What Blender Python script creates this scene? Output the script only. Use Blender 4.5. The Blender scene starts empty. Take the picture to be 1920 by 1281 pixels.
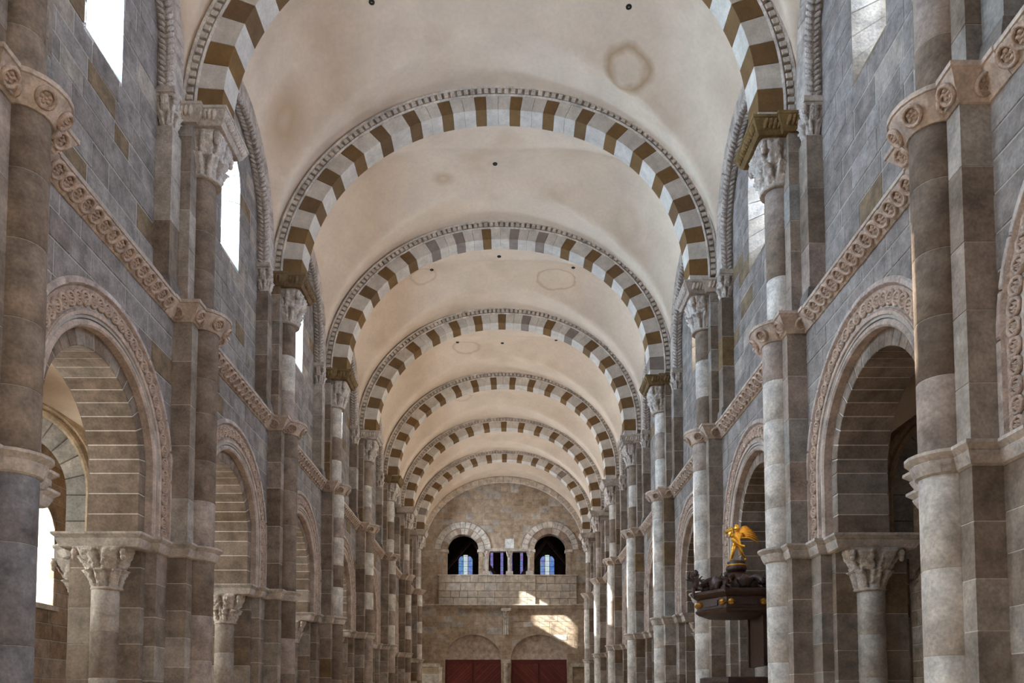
import bpy, bmesh, math, random
from mathutils import Vector, Matrix, noise
R = random.Random(7)
PI = math.pi
scene = bpy.context.scene
COL = scene.collection

# ------------------------------------------------------------------ camera
E = 1.6                                   # eye height
cam_d = bpy.data.cameras.new('camera'); cam = bpy.data.objects.new('camera', cam_d); COL.objects.link(cam)
cam.location = (0, 0, E); cam.rotation_euler = (PI/2 + math.radians(3.3), 0, 0)
cam_d.sensor_width = 36; cam_d.lens = 1474/1920*36
cam_d.shift_x = (960-953.9)/1920; cam_d.shift_y = (1237-640.5)/1920
cam_d.clip_end = 500
scene.camera = cam
# ------------------------------------------------------------------ sky, sun, exposure
scene.view_settings.view_transform = 'Standard'; scene.view_settings.look = 'None'
scene.view_settings.gamma = 1; scene.view_settings.use_curve_mapping = False
scene.view_settings.exposure = -0.48
W = bpy.data.worlds.new('sky'); scene.world = W; W.use_nodes = True
nt = W.node_tree; bg = nt.nodes['Background']; bg.inputs['Color'].default_value = (.72, .84, 1, 1)
bg.inputs['Strength'].default_value = .35
SUN_E, LEFT_W, RIGHT_W = 70.0, 3000, 1300
sd = bpy.data.lights.new('sun', 'SUN'); sun = bpy.data.objects.new('sun', sd); COL.objects.link(sun)
sd.energy = SUN_E; sd.angle = math.radians(.6); sd.color = (1, .94, .84)
sun.rotation_euler = Vector((1, .282, -.572)).to_track_quat('-Z', 'Y').to_euler()
sun.location = (-30, 0, 40)
scene.cycles.max_bounces = 10; scene.cycles.diffuse_bounces = 7
scene.cycles.use_denoising = True
scene.cycles.sample_clamp_indirect = 6

# ------------------------------------------------------------------ materials
def mat(name, rough=.9, bump=.25, scale=9, mott=.35, attr=True, col=(.5, .5, .5), metal=0, fine=60, spec=.25):
    m = bpy.data.materials.new(name); m.use_nodes = True; t = m.node_tree; N = t.nodes; L = t.links
    b = N['Principled BSDF']; b.inputs['Roughness'].default_value = rough; b.inputs['Metallic'].default_value = metal
    b.inputs['Specular IOR Level'].default_value = spec
    if attr:
        a = N.new('ShaderNodeAttribute'); a.attribute_name = 'tint'; src = a.outputs['Color']
    else:
        a = N.new('ShaderNodeRGB'); a.outputs[0].default_value = (*col, 1); src = a.outputs[0]
    g = N.new('ShaderNodeNewGeometry')
    n1 = N.new('ShaderNodeTexNoise'); n1.inputs['Scale'].default_value = scale*.35; n1.inputs['Detail'].default_value = 6; n1.inputs['Roughness'].default_value = .65
    n2 = N.new('ShaderNodeTexNoise'); n2.inputs['Scale'].default_value = fine*.4; n2.inputs['Detail'].default_value = 3
    L.new(g.outputs['Position'], n1.inputs['Vector']); L.new(g.outputs['Position'], n2.inputs['Vector'])
    r = N.new('ShaderNodeMapRange'); r.inputs['From Min'].default_value = .3; r.inputs['From Max'].default_value = .7
    r.inputs['To Min'].default_value = 1-mott; r.inputs['To Max'].default_value = 1+mott*.7
    L.new(n1.outputs['Fac'], r.inputs['Value'])
    r2 = N.new('ShaderNodeMapRange'); r2.inputs['From Min'].default_value = .3; r2.inputs['From Max'].default_value = .7
    r2.inputs['To Min'].default_value = 1-mott*.4; r2.inputs['To Max'].default_value = 1+mott*.3
    L.new(n2.outputs['Fac'], r2.inputs['Value'])
    mu = N.new('ShaderNodeMath'); mu.operation = 'MULTIPLY'; L.new(r.outputs[0], mu.inputs[0]); L.new(r2.outputs[0], mu.inputs[1])
    v = N.new('ShaderNodeVectorMath'); v.operation = 'SCALE'; L.new(src, v.inputs[0]); L.new(mu.outputs[0], v.inputs['Scale'])
    L.new(v.outputs[0], b.inputs['Base Color'])
    ad = N.new('ShaderNodeMath'); ad.operation = 'ADD'; L.new(n1.outputs['Fac'], ad.inputs[0]); L.new(n2.outputs['Fac'], ad.inputs[1])
    bp = N.new('ShaderNodeBump'); bp.inputs['Strength'].default_value = bump; bp.inputs['Distance'].default_value = .03
    L.new(ad.outputs[0], bp.inputs['Height']); L.new(bp.outputs[0], b.inputs['Normal'])
    return m
STONE = mat('limestone', mott=.45)
CARVE = mat('carved_limestone', bump=.5, scale=22, mott=.4, fine=90)
BAND = mat('banded_voussoir_stone', bump=.12, mott=.22)
MORTAR = mat('lime_mortar', attr=False, col=(.42, .385, .34), mott=.2)
POINTING = mat('pale_pointing', attr=False, col=(.66, .61, .54), mott=.2)
MCOL = (.46, .42, .37)
FLOORM = mat('floor_stone', attr=False, col=(.70, .53, .36), mott=.3)
GOLD = mat('gilded_metal', attr=False, col=(.95, .52, .08), metal=.85, rough=.38, bump=.3, scale=30, mott=.2, spec=.5)
DWOOD = mat('dark_carved_wood', attr=False, col=(.045, .018, .012), rough=.45, bump=.4, scale=30, mott=.5, spec=.5)
RWOOD = mat('red_brown_wood', attr=True, rough=.5, bump=.2, scale=14, mott=.3, spec=.4)
DGOLD = mat('dull_gilding', attr=False, col=(.55, .28, .05), metal=.6, rough=.45, scale=30)
IRON = mat('black_iron', attr=False, col=(.02, .02, .02), rough=.6)
def glass_mat():
    m = bpy.data.materials.new('clear_glass'); m.use_nodes = True; t = m.node_tree; t.nodes.clear()
    o = t.nodes.new('ShaderNodeOutputMaterial'); mx = t.nodes.new('ShaderNodeMixShader'); mx.inputs[0].default_value = .06
    a = t.nodes.new('ShaderNodeBsdfTransparent'); a.inputs[0].default_value = (.93, .97, 1, 1); g = t.nodes.new('ShaderNodeBsdfGlossy'); g.inputs['Roughness'].default_value = .05
    t.links.new(a.outputs[0], mx.inputs[1]); t.links.new(g.outputs[0], mx.inputs[2]); t.links.new(mx.outputs[0], o.inputs[0]); return m
GLASS = glass_mat()
def stained(name, c, s):
    m = bpy.data.materials.new(name); m.use_nodes = True; b = m.node_tree.nodes['Principled BSDF']
    t = m.node_tree; g = t.nodes.new('ShaderNodeNewGeometry'); vo = t.nodes.new('ShaderNodeTexVoronoi'); vo.inputs['Scale'].default_value = 7
    t.links.new(g.outputs['Position'], vo.inputs['Vector'])
    mx = t.nodes.new('ShaderNodeMix'); mx.data_type = 'RGBA'; mx.inputs[0].default_value = .3
    cb = t.nodes.new('ShaderNodeRGB'); cb.outputs[0].default_value = (*c, 1)
    t.links.new(cb.outputs[0], mx.inputs[6]); t.links.new(vo.outputs['Color'], mx.inputs[7])
    t.links.new(mx.outputs[2], b.inputs['Emission Color']); b.inputs['Emission Strength'].default_value = s
    b.inputs['Base Color'].default_value = (.02, .02, .05, 1); b.inputs['Roughness'].default_value = .2
    return m
SG_BLUE = stained('blue_stained_glass', (.10, .30, .85), .9)
SG_WHITE = stained('pale_stained_glass', (.75, .95, 1), 1.1)
SG_VIOLET = stained('violet_stained_glass', (.30, .24, .85), .75)

def plaster_mat():
    m = mat('vault_plaster', attr=False, col=(.74, .595, .46), mott=.10, bump=.15, scale=2.2, fine=25)
    t = m.node_tree; N = t.nodes; L = t.links; b = N['Principled BSDF']
    src = b.inputs['Base Color'].links[0].from_socket
    g = N.new('ShaderNodeNewGeometry')
    # large damp blotches
    n = N.new('ShaderNodeTexNoise'); n.inputs['Scale'].default_value = .55; n.inputs['Detail'].default_value = 5; L.new(g.outputs['Position'], n.inputs['Vector'])
    r = N.new('ShaderNodeMapRange'); r.inputs['From Min'].default_value = .56; r.inputs['From Max'].default_value = .72; r.inputs['To Max'].default_value = .38
    L.new(n.outputs['Fac'], r.inputs['Value'])
    mx = N.new('ShaderNodeMix'); mx.data_type = 'RGBA'; L.new(r.outputs[0], mx.inputs[0]); L.new(src, mx.inputs[6]); mx.inputs[7].default_value = (.50, .35, .22, 1)
    out = mx.outputs[2]
    wob = N.new('ShaderNodeTexNoise'); wob.inputs['Scale'].default_value = 1.6; wob.inputs['Detail'].default_value = 4; L.new(g.outputs['Position'], wob.inputs['Vector'])
    for (x, y, rad, w, amt, c, ys) in STAINS:
        d = N.new('ShaderNodeVectorMath'); d.operation = 'SUBTRACT'; L.new(g.outputs['Position'], d.inputs[0]); d.inputs[1].default_value = (x, y, 0)
        sc = N.new('ShaderNodeVectorMath'); sc.operation = 'MULTIPLY'; L.new(d.outputs[0], sc.inputs[0]); sc.inputs[1].default_value = (1, ys, 0)
        ln = N.new('ShaderNodeVectorMath'); ln.operation = 'LENGTH'; L.new(sc.outputs[0], ln.inputs[0])
        a = N.new('ShaderNodeMath'); a.operation = 'MULTIPLY_ADD'; L.new(wob.outputs['Fac'], a.inputs[0]); a.inputs[1].default_value = .9*rad; a.inputs[2].default_value = -.45*rad-rad
        s = N.new('ShaderNodeMath'); s.operation = 'ADD'; L.new(ln.outputs['Value'], s.inputs[0]); L.new(a.outputs[0], s.inputs[1])
        ab = N.new('ShaderNodeMath'); ab.operation = 'ABSOLUTE'; L.new(s.outputs[0], ab.inputs[0])
        rr = N.new('ShaderNodeMapRange'); rr.inputs['From Min'].default_value = 0; rr.inputs['From Max'].default_value = w; rr.inputs['To Min'].default_value = amt; rr.inputs['To Max'].default_value = 0
        L.new(ab.outputs[0], rr.inputs['Value'])
        m2 = N.new('ShaderNodeMix'); m2.data_type = 'RGBA'; L.new(rr.outputs[0], m2.inputs[0]); L.new(out, m2.inputs[6]); m2.inputs[7].default_value = (*c, 1); out = m2.outputs[2]
    L.new(out, b.inputs['Base Color'])
    return m
BR = (.40, .25, .13)
STAINS = [(3.05, 19.15, .50, .17, .75, BR, 1.5), (-2.1, 24.3, .16, .28, .5, BR, 1.6), (3.9, 25.1, .3, .3, .2, BR, 1), (1.9, 30.2, .72, .09, .5, BR, 1.5), (-3.4, 30.0, .5, .08, .35, BR, 1.3),
          (-2.0, 36.3, .6, .12, .45, BR, 1.5), (-3.2, 35.2, .4, .09, .4, BR, 1.4), (-5.72, 19.3, .2, .5, .65, (.42, .26, .14), 1), (5.65, 18.4, .25, .6, .45, (.42, .28, .18), .8), (-2.6, 42.4, .5, .1, .3, BR, 1.4)]
PLASTER = plaster_mat()

# ------------------------------------------------------------------ mesh helpers
class MB:
    def __init__(s): s.v = []; s.f = []; s.c = []; s.col = (.5, .5, .5)
    def add(s, verts, faces, col=None):
        o = len(s.v); s.v += verts; s.f += [tuple(i+o for i in f) for f in faces]; s.c += [col or s.col]*len(verts)
    def box(s, lo, hi, col=None, fn=None):
        x0, y0, z0 = lo; x1, y1, z1 = hi
        vs = [(x0,y0,z0),(x1,y0,z0),(x1,y1,z0),(x0,y1,z0),(x0,y0,z1),(x1,y0,z1),(x1,y1,z1),(x0,y1,z1)]
        if fn: vs = [fn(*p) for p in vs]
        s.add(vs, [(0,3,2,1),(4,5,6,7),(0,1,5,4),(1,2,6,5),(2,3,7,6),(3,0,4,7)], col)
    def build(s, name, m, parent=None, smooth=False, kind=None):
        if not s.v: return None
        vs = s.v
        lo = [min(v[i] for v in vs) for i in range(3)]; hi = [max(v[i] for v in vs) for i in range(3)]
        c = Vector(((lo[0]+hi[0])/2, (lo[1]+hi[1])/2, (lo[2]+hi[2])/2))
        me = bpy.data.meshes.new(name); me.from_pydata([(v[0]-c.x, v[1]-c.y, v[2]-c.z) for v in vs], [], s.f)
        bm = bmesh.new(); bm.from_mesh(me); bmesh.ops.recalc_face_normals(bm, faces=bm.faces); bm.to_mesh(me); bm.free()
        a = me.color_attributes.new('tint', 'FLOAT_COLOR', 'POINT')
        buf = []
        for k in s.c: buf += [k[0], k[1], k[2], 1]
        a.data.foreach_set('color', buf)
        if smooth: me.polygons.foreach_set('use_smooth', [True]*len(me.polygons))
        me.materials.append(m)
        o = bpy.data.objects.new(name, me); COL.objects.link(o)
        if kind: o['kind'] = kind
        if parent is not None:
            o.parent = parent; o.location = c - WL[parent.name]
        else: o.location = c
        WL[o.name] = c.copy()
        return o
WL = {}
def thing(name, label, cat, loc=(0,0,0), group=None):
    o = bpy.data.objects.new(name, None); COL.objects.link(o); o.location = loc; WL[o.name] = Vector(loc)
    o['label'] = label; o['category'] = cat
    if group: o['group'] = group
    o.empty_display_size = .3
    return o
def struct(name, loc=(0,0,0), label=None):
    o = bpy.data.objects.new(name, None); COL.objects.link(o); o.location = loc; WL[o.name] = Vector(loc); o['kind'] = 'structure'
    if label: o['label'] = label; o['category'] = name.split('_')[0].split('.')[0]
    return o
def inset(poly, d):
    n = len(poly); out = []
    A = sum(poly[i][0]*poly[(i+1) % n][1]-poly[(i+1) % n][0]*poly[i][1] for i in range(n))
    sg = 1 if A > 0 else -1
    for i in range(n):
        p0, p1, p2 = poly[i-1], poly[i], poly[(i+1) % n]
        e1 = (p1[0]-p0[0], p1[1]-p0[1]); e2 = (p2[0]-p1[0], p2[1]-p1[1])
        l1 = math.hypot(*e1) or 1e-9; l2 = math.hypot(*e2) or 1e-9
        n1 = (-e1[1]/l1*sg, e1[0]/l1*sg); n2 = (-e2[1]/l2*sg, e2[0]/l2*sg)
        m = (n1[0]+n2[0], n1[1]+n2[1]); q = m[0]*n1[0]+m[1]*n1[1]
        k = d/max(q, .35)
        out.append((p1[0]+m[0]*k, p1[1]+m[1]*k))
    return out
def prism(mb, poly, d0, d1, fn, gap=0, ch=0, col=None, back=True):
    """poly in (a,b); d0 = back depth, d1 = front depth; fn(a,b,d) -> xyz"""
    if gap: poly = inset(poly, gap)
    n = len(poly); sgn = 1 if d1 > d0 else -1
    rings = [(poly, d0)]
    if ch: rings += [(poly, d1-sgn*ch), (inset(poly, ch), d1)]
    else: rings += [(poly, d1)]
    vs = [fn(a, b, d) for p, d in rings for a, b in p]
    fs = []
    for k in range(len(rings)-1):
        for i in range(n):
            j = (i+1) % n; fs.append((k*n+i, k*n+j, (k+1)*n+j, (k+1)*n+i))
    fs.append(tuple((len(rings)-1)*n+i for i in range(n)))
    if back: fs.append(tuple(range(n-1, -1, -1)))
    mb.add(vs, fs, col)
def lathe(mb, prof, c, n=16, a0=0, a1=2*PI, col=None):
    """prof list of (r,z)"""
    full = abs(a1-a0-2*PI) < 1e-6; m = n if full else n+1
    vs = []; fs = []
    for r, z in prof:
        for i in range(m):
            a = a0+(a1-a0)*i/n; vs.append((c[0]+r*math.cos(a), c[1]+r*math.sin(a), c[2]+z))
    for k in range(len(prof)-1):
        for i in range(n):
            j = (i+1) % m if full else i+1
            fs.append((k*m+i, k*m+j, (k+1)*m+j, (k+1)*m+i))
    fs.append(tuple(range(m))); fs.append(tuple((len(prof)-1)*m+i for i in range(m)))
    mb.add(vs, fs, col)
def sweep(mb, path, prof, fn, col=None, closed=False):
    """path: list of 2D pts, prof: closed list of (out, h) ; out = to the left-hand miter of path; fn(a,b,h)->xyz"""
    n = len(path); m = len(prof); vs = []
    for i, p in enumerate(path):
        if closed: p0 = path[i-1]; p2 = path[(i+1) % n]
        else: p0 = path[i-1] if i else None; p2 = path[i+1] if i < n-1 else None
        ns = []
        if p0: e = (p[0]-p0[0], p[1]-p0[1]); l = math.hypot(*e); ns.append((-e[1]/l, e[0]/l))
        if p2: e = (p2[0]-p[0], p2[1]-p[1]); l = math.hypot(*e); ns.append((-e[1]/l, e[0]/l))
        mx = sum(q[0] for q in ns); my = sum(q[1] for q in ns); q = mx*ns[0][0]+my*ns[0][1]
        k = 1/max(q, .4); mx *= k; my *= k
        for o, h in prof: vs.append(fn(p[0]+mx*o, p[1]+my*o, h))
    fs = []
    for i in range(n if closed else n-1):
        j = (i+1) % n
        for k in range(m):
            l = (k+1) % m; fs.append((i*m+k, i*m+l, j*m+l, j*m+k))
    if not closed: fs.append(tuple(range(m))); fs.append(tuple((n-1)*m+k for k in range(m)))
    mb.add(vs, fs, col)
def inst(me, name, parent, M):
    o = bpy.data.objects.new(name, me); COL.objects.link(o); o.parent = parent
    o.matrix_local = Matrix.Translation(-WL[parent.name]) @ M
    WL[o.name] = M.translation.copy(); return o
def arr(me):
    v = [tuple(x.co) for x in me.vertices]; f = [tuple(p.vertices) for p in me.polygons]; return v, f
def put(mb, vf, M, col=None):
    mb.add([tuple(M @ Vector(p)) for p in vf[0]], vf[1], col)

# ------------------------------------------------------------------ colours
def mixc(a, b, t): return tuple(x+(y-x)*t for x, y in zip(a, b))
C_LT = (.47, .42, .37); C_MID = (.29, .235, .19); C_DK = (.17, .12, .085); C_OCH = (.20, .13, .065); C_PINK = (.34, .26, .22); C_GREY = (.29, .275, .26)
def tint(lt=.3):
    t = R.random()
    if t < lt: c = mixc(C_LT, C_MID, R.random()*.8)
    elif t < lt+.12: c = mixc(C_PINK, C_MID, R.random())
    elif t < lt+.22: c = mixc(C_GREY, C_MID, R.random())
    elif t < .93: c = mixc(C_MID, C_DK, R.random()*.9)
    else: c = mixc(C_OCH, C_DK, R.random()*.6)
    k = .92+R.random()*.16
    return tuple(x*k for x in c)
def wtint():
    c = mixc((.29, .255, .235), (.225, .19, .17), R.random()); 
    if R.random() < .06: c = mixc(C_LT, C_MID, .5+R.random()*.4)
    if R.random() < .05: c = (.20, .14, .085)
    return c
def ctint(): return mixc((.52, .43, .37), (.44, .33, .27), R.random())

# ------------------------------------------------------------------ plan
X0 = -.36
YP = [3.5, 9.27, 14.92, 20.73, 26.67, 32.65, 39.06, 45.30, 51.19, 57.0]     # piers, then the far wall
NB = len(YP)-1
ZS = {-1: 7.50, 1: 7.28}; ZC = {-1: 11.38, 1: 11.20}; ZA = {-1: 2.97, 1: 2.95}
V_NOSE, V_PIL, V_WALL, V_IN, V_BACK, V_AIS = 5.58, 5.58, 5.94, 6.12, 7.40, 10.5
U_PIL, U_WALL = 5.68, 6.17
SIDE = {-1: 'left', 1: 'right'}
ORD = ['closest', 'second', 'third', 'fourth', 'fifth', 'sixth', 'seventh', 'eighth', 'ninth']
def P(s, Y, v, z): return (X0+s*v, Y, z+E)

def region_polys(a, b, z0, z1, lo, hi, n):
    """polygons of {u in [a,b], max(z0,lo(u)) < z < min(z1,hi(u))}"""
    L = lambda u: max(z0, lo(u)); H = lambda u: min(z1, hi(u))
    us = [a+(b-a)*i/n for i in range(n+1)]; us[0] += 1e-5; us[-1] -= 1e-5
    runs = []; cur = []; prev = None
    for u in us:
        ok = H(u)-L(u) > .03
        if prev is not None and ok != prev[1]:
            x, y = prev[0], u
            for _ in range(14):
                m = (x+y)/2
                if (H(m)-L(m) > .03) == prev[1]: x = m
                else: y = m
            g = x if prev[1] else y
            cur.append(g)
            if prev[1]: runs.append(cur); cur = []
        if ok: cur.append(u)
        prev = (u, ok)
    if cur: runs.append(cur)
    out = []
    for r in runs:
        if len(r) < 2 or r[-1]-r[0] < .03: continue
        pts = [(u, L(u)) for u in r]+[(u, H(u)) for u in reversed(r)]
        # simplify collinear
        ch = True
        while ch and len(pts) > 3:
            ch = False
            for i in range(len(pts)):
                p0, p1, p2 = pts[i-1], pts[i], pts[(i+1) % len(pts)]
                if abs((p1[0]-p0[0])*(p2[1]-p0[1])-(p1[1]-p0[1])*(p2[0]-p0[0])) < 2e-5: pts.pop(i); ch = True; break
        ar = abs(sum(pts[i][0]*pts[(i+1) % len(pts)][1]-pts[(i+1) % len(pts)][0]*pts[i][1] for i in range(len(pts))))/2
        if ar > .012: out.append(pts)
    return out
NOLO = lambda u: -1e9
NOHI = lambda u: 1e9
def coursed(parent, fn, a, b, z0, z1, d_back, d_face, lo=NOLO, hi=NOHI, ch=.42, sw=.75, joined=False, name='stone', tf=wtint, gap=.010, first=None, mb=None):
    hs = []; z = z0
    nr = max(1, round((z1-z0)/ch)); w = [.8+.4*R.random() for _ in range(nr)]; t = sum(w)
    zs = [z0]
    for k in w: zs.append(zs[-1]+k/t*(z1-z0))
    J = mb or MB(); own = []
    for i in range(nr):
        nc = max(1, round((b-a)/sw)); cw = [.6+.8*R.random() for _ in range(nc)]; tt = sum(cw); us = [a]
        for k in cw: us.append(us[-1]+k/tt*(b-a))
        for j in range(nc):
            for poly in region_polys(us[j], us[j+1], zs[i], zs[i+1], lo, hi, 8):
                pr = (R.random()-.5)*.012; c = tf()
                m = J if joined else MB()
                sg = 1 if d_face > d_back else -1
                prism(m, poly, d_back, d_face+sg*pr, fn, gap=gap, ch=.009, col=c, back=False)
                if not joined: m.build(name, STONE, parent)
    if joined and mb is None: J.build(name, STONE, parent, kind='stuff')
def backing(mb, fn, a, b, z0, z1, d0, d1, lo=NOLO, hi=NOHI, n=60, col=None):
    for poly in region_polys(a, b, z0, z1, lo, hi, n): prism(mb, poly, d0, d1, fn, col=col)

# ------------------------------------------------------------------ carved pieces (shared meshes)
def rosette_mesh():
    mb = MB(); mb.col = (.5, .37, .29)
    n, m = 14, 5
    vs = []; fs = []
    for i in range(n):
        for j in range(m):
            a = 2*PI*i/n; b = 2*PI*j/m; r = .40+.10*math.cos(b); vs.append((r*math.cos(a), r*math.sin(a), .15*math.sin(b)+.04))
    for i in range(n):
        for j in range(m): fs.append((i*m+j, ((i+1) % n)*m+j, ((i+1) % n)*m+(j+1) % m, i*m+(j+1) % m))
    mb.add(vs, fs)
    for k in range(5):                                   # petals
        a = 2*PI*k/5; cx, cy = .19*math.cos(a), .19*math.sin(a)
        vs = [(cx+.11*math.cos(t*PI/3), cy+.11*math.sin(t*PI/3), 0) for t in range(6)]+[(cx, cy, .20)]
        mb.add(vs, [(i, (i+1) % 6, 6) for i in range(6)])
    vs = [(.07*math.cos(t*PI/3), .07*math.sin(t*PI/3), .02) for t in range(6)]+[(0, 0, .26)]
    mb.add(vs, [(i, (i+1) % 6, 6) for i in range(6)])
    return mb
def bake(mb, name, m, smooth=True):
    o = mb.build(name, m, None, smooth); me = o.data; bpy.data.objects.remove(o); return me
def center_bake(mb, name, m, smooth=True):
    # keep mesh origin at (0,0,0)
    me = bpy.data.meshes.new(name); me.from_pydata(mb.v, [], mb.f)
    bm = bmesh.new(); bm.from_mesh(me); bmesh.ops.recalc_face_normals(bm, faces=bm.faces); bm.to_mesh(me); bm.free()
    a = me.color_attributes.new('tint', 'FLOAT_COLOR', 'POINT'); buf = []
    for k in mb.c: buf += [*k, 1]
    a.data.foreach_set('color', buf)
    if smooth: me.polygons.foreach_set('use_smooth', [True]*len(me.polygons))
    me.materials.append(m); return me
ROS = center_bake(rosette_mesh(), 'rosette', CARVE); ROSA = arr(ROS)
def scallop_mesh():      # crescent leaf for the guilloche bands, lies in xy, relief in +z, about 1 unit wide
    mb = MB(); n = 7; vs = []; fs = []
    for i in range(n):
        a = PI*(.05+.9*i/(n-1)); c, s = math.cos(a), math.sin(a); w = .15*math.sin(PI*i/(n-1))+.03
        vs += [((.46+w)*c, (.46+w)*s*.8, 0), (.46*c, .46*s*.8, .34), ((.46-w)*c, (.46-w)*s*.8, 0)]
    for i in range(n-1):
        for k in range(2): fs.append((i*3+k, i*3+k+1, i*3+k+4, i*3+k+3))
    mb.add(vs, fs, (.5, .42, .36)); 
    vs = [(-.13, -.05, 0), (.13, -.05, 0), (0, .3, 0), (0, .05, .2)]; mb.add(vs, [(0, 1, 3), (1, 2, 3), (2, 0, 3)], (.46, .38, .32))
    return mb
def tongue_mesh():
    mb = MB(); n = 8; vs = []; fs = []
    for k, (q, z) in enumerate(((1, -.05), (.8, .16), (.35, .27))):
        for i in range(n): a = 2*PI*i/n; vs.append((.24*q*math.cos(a)+.10*math.cos(2*a)*0, .5*q*math.sin(a), z))
    for k in range(2):
        for i in range(n): l = (i+1) % n; fs.append((k*n+i, k*n+l, (k+1)*n+l, (k+1)*n+i))
    fs.append(tuple(2*n+i for i in range(n))); mb.add(vs, fs, (.5, .42, .36)); return mb
TON = (lambda m: (m.v, m.f))(tongue_mesh())
SCA = (lambda m: (m.v, m.f))(scallop_mesh())

def capital_mesh(rb, w, d, h, seed, leaves=8, fig=False):
    """bell from circle rb at z=0 to rectangle w x d (half sizes) at z=h"""
    rr = random.Random(seed); off = Vector((rr.random()*50, rr.random()*50, rr.random()*50))
    mb = MB(); n = 112; m = 34; vs = []; fs = []
    base = (.50, .42, .36)
    cols = []
    for k in range(m+1):
        t = k/m; z = t*h
        for i in range(n):
            a = 2*PI*i/n; c, s = math.cos(a), math.sin(a)
            p = 2.0+6*t*t; sq = (abs(c)**p+abs(s)**p)**(-1/p)
            fx = rb+(w-rb)*(t**1.7); fy = rb+(d-rb)*(t**1.7)
            x = fx*c*(1+(sq-1)*t); y = fy*s*(1+(sq-1)*t)
            rad = math.hypot(x, y)
            # two tiers of leaves
            tier = 0 if t < .5 else 1
            tt = (t*2) % 1 if t < 1 else 1
            ph = a*leaves/2+(PI/2 if tier else 0)
            cph = abs(math.cos(ph)); wid = .92-.55*tt                       # leaf narrows towards its tip
            inside = max(0, cph-(1-wid)*.8)
            lf = min(1, inside*3.2)
            prof_ = .35+.65*tt+.9*max(0, tt-.72)*2                           # tip curls outwards
            vein = .16*abs(math.sin(ph*7+tt*5))+.22*math.exp(-((1-cph)/.02)**2)
            end = 1 if tt < .93 else .25
            bul = .15*h*lf*prof_*(1-vein)*end
            if t > .93: bul *= .3
            nz = noise.noise(Vector((x*13, y*13, z*13))/max(h, .1)*.9+off)*.05*h*(1.9 if fig else .9)
            nz2 = abs(noise.noise(Vector((x*30, y*30, z*30))/max(h, .1)*.8+off))*.07*h
            q = 1+(bul+nz-nz2)*(math.sin(PI*min(1, t*1.02+.03)))**.35/max(rad, .05)
            cav = (1-lf)*.75+vein*.8+nz2*7/h-.35-.8*max(0, nz)/h*3  # recess shade painted into the vertex colours between leaves and along veins
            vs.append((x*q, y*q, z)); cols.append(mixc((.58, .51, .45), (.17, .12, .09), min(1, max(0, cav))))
    for k in range(m):
        for i in range(n):
            j = (i+1) % n; fs.append((k*n+i, k*n+j, (k+1)*n+j, (k+1)*n+i))
    fs.append(tuple(range(n))); fs.append(tuple(m*n+i for i in range(n)))
    mb.add(vs, fs, base); mb.c[-len(cols):] = cols
    for sx in (-1, 1):                                   # corner volutes
        for sy in (-1, 1):
            cx, cy = sx*w*.84, sy*d*.84; q = .075*h+.01
            for z, r in ((h*.86, q), (h*.74, q*.8)):
                vs = []; fs = []
                for k in range(5):
                    b = PI*k/4
                    for i in range(8):
                        a = 2*PI*i/8; vs.append((cx+r*math.sin(b)*math.cos(a), cy+r*math.sin(b)*math.sin(a), z+r*1.2*math.cos(b)))
                for k in range(4):
                    for i in range(8): fs.append((k*8+i, k*8+(i+1) % 8, (k+1)*8+(i+1) % 8, (k+1)*8+i))
                mb.add(vs, fs, base)
    # astragal
    prof = [(rb+.035*math.cos(b), .03*math.sin(b)) for b in [PI*(-.5+k/6) for k in range(7)]]
    lathe(mb, prof, (0, 0, 0), 20, col=base)
    return center_bake(mb, 'capital', CARVE)
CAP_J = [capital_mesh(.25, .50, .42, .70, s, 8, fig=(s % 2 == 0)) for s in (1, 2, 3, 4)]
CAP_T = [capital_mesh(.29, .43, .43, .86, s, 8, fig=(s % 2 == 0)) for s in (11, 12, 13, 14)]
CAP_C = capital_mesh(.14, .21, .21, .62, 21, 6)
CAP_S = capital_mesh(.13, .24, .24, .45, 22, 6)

# ------------------------------------------------------------------ setting: floor
fl = MB(); fl.box((-14, -4, -.3), (14, 66, 0)); o = fl.build('floor', FLOORM); o['kind'] = 'structure'

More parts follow.
